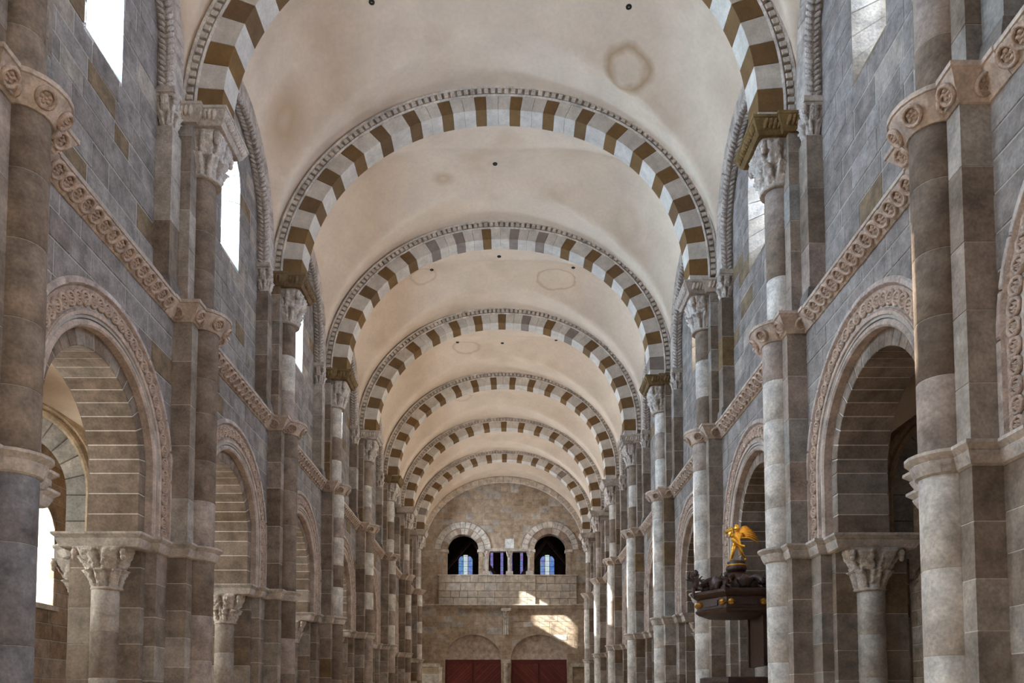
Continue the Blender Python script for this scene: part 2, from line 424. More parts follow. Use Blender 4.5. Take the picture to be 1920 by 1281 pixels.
# ------------------------------------------------------------------ nave walls
def bay_funcs(k):
    yc = (YP[k]+YP[k+1])/2; L = YP[k+1]-YP[k]
    return yc, L
R_LAB, R_ROSO, R_ROSI, C_LAB, R_INT = 2.35, 2.17, 1.78, 4.12, 1.45
RIB_R, RIB_C = 1.97, 12.2
for s in (-1, 1):
    fn = lambda a, z, d, s=s: P(s, a, d, z)
    for k in range(NB):
        yc, L = bay_funcs(k); a, b = YP[k], YP[k+1]
        near = 0 <= k <= 3
        w = struct('wall_'+SIDE[s], P(s, yc, V_WALL, 5))
        lo = lambda u: (C_LAB+math.sqrt(max(0, 2.26**2-(u-yc)**2))) if abs(u-yc) < 2.26 else -1e9
        coursed(w, fn, a+.5, b-.5, 3.0, ZS[s]+.1, V_WALL+.12, V_WALL, lo=lo, ch=.40, sw=.72, joined=not near)
        lo2 = lambda u: (4.1+math.sqrt(max(0, 1.52**2-(u-yc)**2))) if abs(u-yc) < 1.52 else -1e9
        lo5 = lambda u: (4.1+math.sqrt(max(0, 1.80**2-(u-yc)**2))) if abs(u-yc) < 1.80 else -1e9
        mb = MB(); backing(mb, fn, a, b, 3.0, ZS[s]+.3, 6.98, 6.3, lo=lo2); backing(mb, fn, a, b, 3.0, ZS[s]+.3, 6.3, V_WALL+.010, lo=lo5)
        mb.build('mortar_bed', MORTAR, w)
        # clerestory wall
        w2 = struct('wall_'+SIDE[s]+'_clerestory', P(s, yc, U_WALL, 11))
        ww, hc = .58, 12.55; sill = 10.45
        lo3 = lambda u: (hc+math.sqrt(max(0, ww**2-(u-yc)**2))) if abs(u-yc) < ww else -1e9
        rt = lambda u: RIB_C+math.sqrt(max(0, 2.42**2-(u-yc)**2)) if abs(u-yc) < 2.42 else 11.9
        coursed(w2, fn, a+.9, b-.9, ZS[s]+.1, sill, U_WALL+.12, U_WALL, ch=.43, sw=.75, joined=not near)
        def lo4(u): return lo3(u) if abs(u-yc) < ww else -1e9
        coursed(w2, fn, a+.9, b-.9, sill, 14.7, U_WALL+.12, U_WALL, lo=lo4, hi=rt, ch=.43, sw=.75, joined=not near)
        mb = MB(); backing(mb, fn, a, b, ZS[s]+.28, sill, 7.0, U_WALL+.009, n=4)
        backing(mb, fn, a, b, sill, 16.6, 7.0, U_WALL+.009, lo=lambda u: (hc+math.sqrt(max(0, (ww+.02)**2-(u-yc)**2))) if abs(u-yc) < ww+.02 else -1e9)
        mb.build('mortar_bed', MORTAR, w2)
        # window: splayed reveal of single stones, panes and bars
        win = struct('window_%d' % (k*2+(1 if s < 0 else 2)), P(s, yc, 6.7, 12))
        def outline(hw, sl, c, n1=5, n2=7):
            pts = [(-hw, sl+(c-sl)*i/n1) for i in range(n1)]+[(hw*math.cos(PI-PI*i/n2), c+hw*math.sin(PI*i/n2)) for i in range(n2+1)]+[(hw, c-(c-sl)*(i+1)/n1) for i in range(n1)]
            return pts
        OI = outline(ww, sill, hc); OG = outline(.45, 10.92, 12.55)
        ns = len(OI)
        for i in range(ns):
            j = (i+1) % ns
            pa, pb, qa, qb = OI[i], OI[j], OG[i], OG[j]
            if i == ns-1: nm = 'sill_stone'
            else: nm = 'jamb_stone' if (i < 5 or i >= ns-6) else 'arch_stone'
            def sh(p, q, t): return (p[0]+(q[0]-p[0])*t, p[1]+(q[1]-p[1])*t)
            g = .012/max(.05, math.dist(pa, pb))
            p1, p2 = sh(pa, pb, g), sh(pa, pb, 1-g); q1, q2 = sh(qa, qb, g), sh(qa, qb, 1-g)
            ctr = (0, 12)
            def out(p): 
                dx, dz = p[0]-ctr[0], p[1]-ctr[1]; l = math.hypot(dx, dz); return (p[0]+dx/l*.10, p[1]+dz/l*.10)
            mb = MB(); c = mixc((.62, .60, .56), (.52, .49, .45), R.random()) if s < 0 else mixc((.30, .24, .18), (.20, .15, .10), R.random())  # light painted into colour: left stones paled to look sunlit, right ones darkened brown
            v1, v2 = U_WALL-.004, 6.72
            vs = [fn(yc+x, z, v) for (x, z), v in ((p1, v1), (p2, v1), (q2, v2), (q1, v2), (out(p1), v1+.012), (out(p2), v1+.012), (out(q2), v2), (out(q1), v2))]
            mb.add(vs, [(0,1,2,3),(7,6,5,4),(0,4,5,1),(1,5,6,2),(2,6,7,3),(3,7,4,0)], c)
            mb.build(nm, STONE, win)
        bars = MB()
        for i in range(3): 
            u = (-.40, 0, .40)[i]; bars.box((u-.012, 10.9, 6.70), (u+.012, 13.0, 6.73), (.03,)*3, lambda a_, z_, d_: fn(yc+a_, z_, d_))
        for i in range(6):
            z = 10.95+i*.4; bars.box((-.4, z-.012, 6.70), (.4, z+.012, 6.73), (.03,)*3, lambda a_, z_, d_: fn(yc+a_, z_, d_))
        bars.build('glazing_bar', IRON, win)
        for i in range(2):
            for j in range(5):
                mb = MB(); mb.box((-.4+.4*i+.013, 10.963+.4*j, 6.708), (-.4+.4*i+.387, 11.337+.4*j, 6.714), (1,1,1), lambda a_, z_, d_: fn(yc+a_, z_, d_))
                mb.build('pane', GLASS, win)
        ld = bpy.data.lights.new('window_daylight', 'AREA'); ld.shape = 'RECTANGLE'; ld.size = 1.5; ld.size_y = 2.6
        ld.energy = LEFT_W if s < 0 else RIGHT_W; ld.color = ((.62, .80, 1.0) if k < 5 else (.85, .92, 1.0)) if s < 0 else ((.60, .74, 1.0) if k < 3 else (.85, .87, .95) if k < 4 else (1, .90, .80))
        lo_ = bpy.data.objects.new('window_daylight', ld); COL.objects.link(lo_); lo_.location = P(s, yc, 7.35, 12.0)
        lo_.rotation_euler = Vector((-s, 0, -.25)).to_track_quat('-Z', 'Y').to_euler()

# ------------------------------------------------------------------ vaults
def sever(x, y, h):
    q = min(1, x/5.95); cr = 16.97-2.35*q**5; hh = h+(2.44-h)*q**3; z0 = 11.6+.6*q**3
    return z0+(cr-z0)*math.sqrt(max(0, 1-(abs(y)/hh)**2.1)) if abs(y) < hh else -1
def vault_bay(k):
    yc, L = bay_funcs(k); h = L/2
    nx, ny = 96, 64
    vs = []; fs = []
    for i in range(nx+1):
        th = PI*i/nx; x = -6.25*math.cos(th)
        for j in range(ny+1):
            y = -h+L*j/ny
            A = 11.6+5.16*math.sqrt(max(0, 1-(abs(x)/6.02)**2.05)) if abs(x) < 6.02 else -1
            z = max(A, sever(abs(x), y, h), 11.3)
            vs.append((X0+x, yc+y, z+E))
    for i in range(nx):
        for j in range(ny):
            a = i*(ny+1)+j; fs.append((a, a+1, a+ny+2, a+ny+1))
    mb = MB(); mb.add(vs, fs, (.6, .5, .4)); return mb
VH = {2: [(-3.3, 17.98, 16.7), (2.9, 18.05, 16.6)], 3: [(-.43, 23.75, 16.92)], 4: [(-3.0, 29.7, 16.5), (-.36, 28.5, 16.95), (2.5, 29.5, 16.6)], 5: [(-.3, 36.0, 16.95), (2.2, 35.6, 16.7), (-2.4, 35.9, 16.65)]}
for k in range(0, NB):
    yc, L = bay_funcs(k)
    mb = vault_bay(k); 
    o = mb.build('groin_vault', PLASTER, None, True)
    where = ['over the crossing end above the frame', 'directly overhead, above the frame', 'with large brown ring stain, before the largest striped arch', 'between the first and second fully seen striped arches', 'between the second and third fully seen striped arches', 'between the third and fourth fully seen striped arches', 'between the fourth and fifth fully seen striped arches', 'between the fifth and sixth fully seen striped arches', 'beyond the last striped arch, against the far wall'][k]
    o['label'] = 'plastered groin vault bay '+where; o['category'] = 'vault'
    o['group'] = 'plastered groin vault bays of the nave'
    for (hx, hy, hz) in VH.get(k, []):
        z = 0
        x = hx-X0; y = hy-yc
        A = 11.6+5.16*math.sqrt(max(0, 1-(abs(x)/6.02)**2.05)); B = sever(abs(x), y, L/2)
        z = max(A, B)
        m2 = MB(); lathe(m2, [(.06, .03), (.075, 0), (.07, -.02), (.03, -.025), (.02, .05)], (hx, hy, z+E), 12, col=(.02,)*3)
        m2.build('vent_hole', IRON, o)

# ------------------------------------------------------------------ transverse arches
def ell(th, a, b, c, nR=2.0):
    x = math.cos(th); z = math.sin(th)
    n = nR if x > 0 else 2.0
    k = (abs(x)**n+abs(z)**n)**(-1/n)
    return (a*x*k, c+b*z*k)
A_LAB = ['', '', 'nearest striped transverse arch, only its haunches showing at the top of the frame'] 
for k in range(1, NB):
    Y = YP[k]; nR = 2.2
    if k >= 2:
        lab = ['nearest striped arch, only its two haunches in frame at top', 'largest complete striped arch across the nave, under the vault with the ring stain',
               'second complete striped arch from the camera', 'third complete striped arch from the camera', 'fourth complete striped arch from the camera',
               'fifth complete striped arch from the camera', 'farthest and smallest striped arch, framing the end wall'][k-2]
    else: lab = 'striped transverse arch overhead, above the frame'
    T = thing('transverse_arch', lab, 'arch', (X0, Y, 11.3+E), 'striped transverse arches across the nave')
    zc = 11.5
    ring_i = (5.20, 16.12-zc); ring_o = (5.72, 16.52-zc); ring_m = (5.98, 16.76-zc)
    fn = lambda a, z, d: (X0+a, Y+d, z+E)
    # stations by arc length
    N = 400; ths = [PI*i/N for i in range(N+1)]; cum = [0]
    for i in range(N):
        p = ell(ths[i], *ring_i, zc, nR); q = ell(ths[i+1], *ring_i, zc, nR); cum.append(cum[-1]+math.dist(p, q))
    tot = cum[-1]
    def th_at(sv):
        sv = min(max(sv, 0), tot)
        for i in range(N):
            if cum[i+1] >= sv: return ths[i]+(ths[i+1]-ths[i])*(sv-cum[i])/max(1e-9, cum[i+1]-cum[i])
        return PI
    # symmetric sequence of widths
    half = tot/2; seq = []; sv = 0; dark = True
    while sv < half:
        t = sv/half; 
        if dark: wd = .44-.14*t
        else: wd = .46+.22*t
        seq.append([wd, dark]); sv += wd; dark = not dark
    if seq[-1][1] == (k in (3, 4, 6)):
        seq.append([.30 if not seq[-1][1] else .66, not seq[-1][1]]); sv += seq[-1][0]
    sc = half/(sv-seq[-1][0]/2)
    seq = [[a_*sc, d_] for a_, d_ in seq]
    full = seq+[list(x) for x in reversed(seq[:-1])]
    sv = 0
    for wd, dk in full:
        pieces = [wd] if dk or wd < .58 else [wd*.5, wd*.5]
        for pw in pieces:
            t0, t1 = th_at(sv), th_at(sv+pw); sv += pw
            if dk: c = mixc((.19, .105, .038), (.16, .095, .048), R.random())
            else: c = mixc((.66, .60, .52), (.58, .52, .46), R.random())
            if dk and R.random() < .1: c = (.26, .21, .18)
            pts = [ell(t0+(t1-t0)*i/3, *ring_i, zc, nR) for i in range(4)]+[ell(t1-(t1-t0)*i/3, *ring_o, zc, nR) for i in range(4)]
            m = MB(); pr = (R.random()-.5)*.008
            prism(m, pts, .30, -.30+pr, fn, gap=.003, ch=.006, col=c); m.build('voussoir', BAND, T)
    for sx in (-1, 1):                                   # stilts down to the capital
        s_ = sx; z0 = ZC[sx]
        for i, (a_, b_) in enumerate(((z0, zc-.0),)):
            if b_-a_ > .05:
                m = MB(); x1, x2 = sx*5.20, sx*5.72
                prism(m, [(x1, a_), (x2, a_), (x2, b_), (x1, b_)], .30, -.30, fn, gap=.003, ch=.006, col=(.56, .5, .44)); m.build('voussoir', BAND, T)
    # billet moulding: fillet, roll of small cubes with dark gaps, on both faces of the arch
    for side in (-1, 1):
        m = MB(); m.col = (.50, .42, .35)
        n = 90
        pin = [ell(PI*i/n, 5.70, 16.50-zc, zc, nR) for i in range(n+1)]
        pin = [(pin[0][0], ZC[1])]+pin+[(pin[-1][0], ZC[-1])]
        d = -.30*1; dd = lambda x: side*x
        # path goes right->left; left-hand normal points inward (down), so out<0 is outward
        prof = [(0, -.32), (-.035, -.34), (-.06, -.32), (-.065, -.17), (-.21, -.17), (-.215, -.33), (-.27, -.35), (-.30, -.30), (-.30, 0), (0, 0)]
        sweep(m, pin, [(o_, dd(-h_)*-1) for o_, h_ in prof], lambda a_, z_, h_: (X0+a_, Y+h_, z_+E), (.64, .57, .50))
        m.build('moulding', STONE, T)
        m = MB(); L_ = tot*1.12; nb = 100 if side < 0 else 60
        for i in range(nb):
            t0 = PI*(i+.06)/nb; t1 = PI*(i+.70)/nb; ra, rb_ = .075, .205
            q = [ell(t0, 5.70+ra, 16.5-zc+ra, zc, nR), ell(t1, 5.70+ra, 16.5-zc+ra, zc, nR), ell(t1, 5.70+rb_, 16.5-zc+rb_, zc, nR), ell(t0, 5.70+rb_, 16.5-zc+rb_, zc, nR)]
            prism(m, q, side*.16, side*.345, fn, ch=.010, col=(.64, .57, .50), back=False)
        m.build('billet', STONE, T, kind='stuff')
    # rough masonry between arch and vault
    m = MB(); n = 60
    pts = [ell(PI*i/n, 5.71, 16.51-zc, zc, nR) for i in range(n+1)]; pts2 = [ell(PI*(n-i)/n, 6.05, 16.8-zc, zc, nR) for i in range(n+1)]
    for i in range(n): prism(m, [pts[i], pts[i+1], pts2[n-i-1], pts2[n-i]], .27, -.27, fn, col=(.5, .43, .36))
    m.build('spandrel_fill', STONE, T)

# ------------------------------------------------------------------ ring and string profiles
def prof_imp(o=.16, h=.27): return [(-.1, -h), (0, -h), (.04*o/.16, -h+.02), (.55*o, -h*.55), (.62*o, -h*.42), (.55*o, -h*.38), (o*.9, -h*.2), (o, -h*.14), (o, 0), (-.1, .02)]
def prof_str(o=.22, h=.32): return [(-.1, -h), (.02, -h), (.05, -h*.88), (.07, -h*.8), (o*.86, -h*.26), (o*.9, -h*.2), (o, -h*.18), (o, 0), (-.1, .02)]
def nose(vc, r, n=10, d=1):
    return [(-r*math.cos(PI*i/n), vc-r*math.sin(PI*i/n)) for i in range(n+1)]
def ornament(parent, mats, single, col=(.5, .36, .28)):
    if single:
        for M in mats: inst(ROS, 'rosette', parent, M)
    else:
        mb = MB()
        for M in mats: put(mb, ROSA, M, col)
        mb.build('carved_ornament', CARVE, parent, smooth=True, kind='stuff')
def face_mats(path, s, Y, zmid, out, step, size, tilt=.9):
    """matrices of ornaments along a plan path (dy,v), outward = left of the path in (dy,v)"""
    res = []; carry = step/2
    for p, q in zip(path[:-1], path[1:]):
        l = math.dist(p, q)
        if l < 1e-6: continue
        e = ((q[0]-p[0])/l, (q[1]-p[1])/l); nn = (-e[1], e[0])
        while carry < l:
            a = p[0]+e[0]*carry+nn[0]*out; v = p[1]+e[1]*carry+nn[1]*out
            pos = Vector(P(s, Y+a, v, zmid))
            ez = Vector((s*nn[1], nn[0], -tilt)).normalized(); ex = Vector((s*e[1], e[0], 0)).normalized(); ey = ez.cross(ex)
            M = Matrix((ex, ey, ez)).transposed().to_4x4(); M = Matrix.Translation(pos) @ M @ Matrix.Scale(size, 4); res.append(M); carry += step
        carry -= l
    return res

# ------------------------------------------------------------------ piers
CORE = MB()
def blocks(parent, fn, a0, a1, v0, v1, z0, z1, h, name, lt=.3, joined=None, split=False, tf=tint):
    """stack of blocks: footprint a0..a1 x v0..v1 (fn(a,v,z)); bevelled along the vertical edges"""
    nr = max(1, round((z1-z0)/h)); w = [.8+.4*R.random() for _ in range(nr)]; t = sum(w); z = z0
    CORE.box((a0+.008, v0+.008, z0), (a1-.008, v1-.008, z1), MCOL, fn)
    for k in w:
        zz = z+k/t*(z1-z0); c = tf(lt)
        m = joined or MB()
        pr = (R.random()-.5)*.006
        prism(m, [(a0, v0), (a1, v0), (a1, v1), (a0, v1)], z+.007, zz-.007, lambda a_, b_, d_: fn(a_, b_, d_), gap=pr, ch=0, col=c)
        if joined is None: m.build(name, STONE, parent)
        z = zz
def drums(parent, s, Y, vc, r, z0, z1, h, name='column_drum', dy=0, lt=.35, joined=None, n=14, tf=tint):
    nr = max(1, round((z1-z0)/h)); w = [.75+.5*R.random() for _ in range(nr)]; t = sum(w); z = z0
    lathe(CORE, [(r-.008, 0), (r-.008, z1-z0)], P(s, Y+dy, vc, z0), n*2, col=MCOL)
    for k in w:
        zz = z+k/t*(z1-z0); c = tf(lt)
        m = joined or MB(); hh = zz-z
        lathe(m, [(r-.007, .002), (r, .010), (r, hh-.010), (r-.007, hh-.002)], P(s, Y+dy, vc, z), n*2, col=c)
        if joined is None:
            o = m.build(name, STONE, parent)
            for p in o.data.polygons: p.use_smooth = len(p.vertices) == 4
        z = zz
SIDEV = {-1: 'left', 1: 'right'}
def btint(lt): return mixc(tint(.2), (.27, .22, .18), .35)
for s in (-1, 1):
    for k in range(0, NB):
        Y = YP[k]; zs, zc, za = ZS[s], ZC[s], ZA[s]
        near = 1 <= k <= 4
        if k == 0: lab = '%s compound pier beside the camera, outside the frame' % SIDEV[s]
        else: lab = '%s compound pier of the %s arcade' % (ORD[k-1], SIDEV[s]) + (', cut by the frame edge' if k == 1 else ', counted from the frame edge inwards')
        T = thing('compound_pier', lab, 'pier', P(s, Y, 6.6, -E), 'compound piers of the %s arcade' % SIDEV[s])
        fn = lambda a, v, z: P(s, Y+a, v, z)
        j = None if near else MB()
        CORE = MB()
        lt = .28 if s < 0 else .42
        # column up to the string, then up to the capital
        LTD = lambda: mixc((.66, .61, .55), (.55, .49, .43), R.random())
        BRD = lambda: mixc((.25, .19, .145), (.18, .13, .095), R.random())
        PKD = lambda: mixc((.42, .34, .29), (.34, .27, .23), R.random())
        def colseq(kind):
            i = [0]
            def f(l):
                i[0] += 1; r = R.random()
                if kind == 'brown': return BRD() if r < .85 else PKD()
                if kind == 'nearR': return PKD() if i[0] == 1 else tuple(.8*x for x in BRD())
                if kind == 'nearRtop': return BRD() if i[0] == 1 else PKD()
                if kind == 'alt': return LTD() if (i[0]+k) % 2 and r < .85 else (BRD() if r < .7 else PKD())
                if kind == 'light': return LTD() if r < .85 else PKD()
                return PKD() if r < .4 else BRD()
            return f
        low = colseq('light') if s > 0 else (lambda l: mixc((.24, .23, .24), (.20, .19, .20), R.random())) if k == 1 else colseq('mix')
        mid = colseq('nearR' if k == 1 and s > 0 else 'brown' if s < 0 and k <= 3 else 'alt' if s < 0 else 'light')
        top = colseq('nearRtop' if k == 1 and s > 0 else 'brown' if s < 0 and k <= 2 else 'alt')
        r1 = .28
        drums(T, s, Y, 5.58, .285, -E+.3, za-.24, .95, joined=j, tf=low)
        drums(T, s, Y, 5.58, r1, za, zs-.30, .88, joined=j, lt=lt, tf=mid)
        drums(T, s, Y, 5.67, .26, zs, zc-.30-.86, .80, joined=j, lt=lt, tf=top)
        blocks(T, fn, -.55, .55, 5.58, 5.97, -E+.3, za-.24, .62, 'pilaster_block', joined=j)
        blocks(T, fn, -.55, .55, 5.58, 5.97, za, zs-.30, .80, 'pilaster_block', joined=j, lt=.06)
        blocks(T, fn, -.55, .55, 5.68, 6.2, zs, zc+.1, .62, 'pilaster_block', joined=j, lt=.08)
        # lower pier body with jamb faces
        blocks(T, fn, -.98, .98, 5.94, 6.3, -E+.3, za-.24, .58, 'pier_block', joined=j, tf=btint)
        blocks(T, fn, -1.14, 1.14, 6.14, 7.40, -E+.3, za-.02, .58, 'pier_block', joined=j, tf=btint)
        blocks(T, fn, -.55, .55, 7.40, 7.74, -E+.3, za, .70, 'pilaster_block', joined=j)
        drums(T, s, Y, 7.74, .27, -E+.3, za-.94, .9, joined=j, lt=.8)
        for q in (-1, 1):
            drums(T, s, Y, 6.74, .24, -E+.3, za-.94, .8, dy=q*1.14, joined=j, lt=.85)
            # colonnette of the wall rib
            blocks(T, fn, min(q*.55, q*.95), max(q*.55, q*.95), 5.87, 6.2, zs+.35, zc-.66, 1.1, 'colonnette_block', joined=j, lt=.2)
            m = MB(); a0, a1 = min(q*.53, q*.98), max(q*.53, q*.98)
            m.add([fn(a0, 5.80, zs+.05), fn(a1, 5.80, zs+.05), fn(a1, 6.2, zs+.05), fn(a0, 6.2, zs+.05), fn(a0, 5.84, zs+.35), fn(a1, 5.84, zs+.35), fn(a1, 6.2, zs+.35), fn(a0, 6.2, zs+.35)],
                  [(0,3,2,1),(4,5,6,7),(0,1,5,4),(1,2,6,5),(2,3,7,6),(3,0,4,7)], (.2, .17, .15)); m.build('colonnette_base', STONE, T)
            if near or k < 7: inst(CAP_C, 'colonnette_capital', T, Matrix.Translation(Vector(fn(q*.77, 6.02, zc-.66))))
            m = MB(); sweep(m, [(q*x_, v_) for x_, v_ in ((.53, 5.90), (.97, 5.90), (.97, 6.2))][::q], [(o_, h_) for o_, h_ in prof_imp(.10, .16)], lambda a_, b_, h_: fn(a_, b_, zc+h_+.06), (.5, .43, .37)) if False else None
            m.box((min(q*.50, q*1.01), 5.82, zc-.05), (max(q*.50, q*1.01), 6.22, zc+.06), (.48, .41, .35), fn)
            m.box((min(q*.52, q*.99), 5.85, zc-.11), (max(q*.52, q*.99), 6.22, zc-.05), (.45, .38, .32), fn)
            m.build('colonnette_abacus', STONE, T)
            # jamb capital
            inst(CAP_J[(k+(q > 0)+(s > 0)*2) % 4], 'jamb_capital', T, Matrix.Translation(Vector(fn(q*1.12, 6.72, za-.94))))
        if j: j.build('masonry', STONE, T, kind='stuff')
        CORE.build('mortar_core', POINTING, T)
        inst(CAP_J[(k+2) % 4], 'aisle_capital', T, Matrix.Translation(Vector(fn(0, 7.72, za-.94))))
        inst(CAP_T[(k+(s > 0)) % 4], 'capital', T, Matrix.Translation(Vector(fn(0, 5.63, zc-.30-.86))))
        # impost ring at the arcade springing
        path = [(-.30, 8.05), (-.56, 7.74), (-.56, 7.44), (-1.46, 7.36), (-1.46, 6.08), (-.99, 6.08), (-.99, 5.93), (-.56, 5.93), (-.56, 5.58)]+nose(5.58, .285)
        path += [(-a_, v_) for a_, v_ in reversed(path[:9])]
        # this path runs with the nave (small v) side first; outward must be to the left
        m = MB(); sweep(m, [(a_, v_) for a_, v_ in path], [(-o_, h_) for o_, h_ in prof_imp(.15, .26)], lambda a_, b_, h_: fn(a_, b_, za+h_), (.50, .44, .39))
        m.box((-1.46, 6.08, -.24), (1.46, 7.36, -.004), (.5, .44, .39), lambda a_, v_, z_: fn(a_, v_, z_+za))
        m.box((-.40, 7.2, -.24), (.40, 8.1, -.004), (.5, .44, .39), lambda a_, v_, z_: fn(a_, v_, z_+za))
        m.build('impost_moulding', STONE, T)
        # carved ring at string level
        pth = [(-.98, 5.93), (-.56, 5.93), (-.56, 5.58)]+nose(5.58, .285)+[(.56, 5.58), (.56, 5.93), (.98, 5.93)]
        m = MB(); sweep(m, pth, [(-o_, h_) for o_, h_ in prof_str(.23, .33)], lambda a_, b_, h_: fn(a_, b_, zs+h_), (.50, .40, .33))
        m.box((-.56, 5.5, -.30), (.56, 6.2, -.004), (.5, .42, .35), lambda a_, v_, z_: fn(a_, v_, z_+zs))
        m.build('string_ring', STONE, T)
        if k <= 6:
            ring = list(reversed(pth[1:-1]))
            mm = face_mats(ring, s, Y, zs-.19, .125, .27 if k < 3 else .3, .27)
            ornament(T, mm, k in (1, 2), (.46, .35, .28))
        # capital abacus, carved with leaves
        AC = mixc((.20, .13, .05), (.17, .11, .06), R.random()) if (s, k) in ((1, 2), (-1, 3), (-1, 4), (1, 4), (-1, 6)) else (.5, .43, .37)
        w_ = .50
        ap = [(-w_-.08, 6.1), (-w_-.08, 5.60), (-w_+.02, 5.60), (-w_+.02, 5.16), (w_-.02, 5.16), (w_-.02, 5.60), (w_+.08, 5.60), (w_+.08, 6.1)]
        m = MB(); sweep(m, ap, [(-o_, h_) for o_, h_ in prof_str(.17, .30)], lambda a_, b_, h_: fn(a_, b_, zc+h_-.02), AC)
        m.box((-w_, 5.18, -.27), (w_, 6.1, -.01), (.5, .42, .35), lambda a_, v_, z_: fn(a_, v_, z_+zc)); 
        m.build('abacus', STONE, T)
        if k <= 5:
            mm = []
            for M in face_mats(list(reversed(ap)), s, Y, zc-.17, .115, .085, .20, .6): mm.append(M)
            mb = MB()
            for M in mm: put(mb, TON, M @ Matrix.Rotation(-.25, 4, 'Z'), tuple(min(1, x*1.2) for x in AC))
            mb.build('leaf_carving', CARVE, T, kind='stuff')

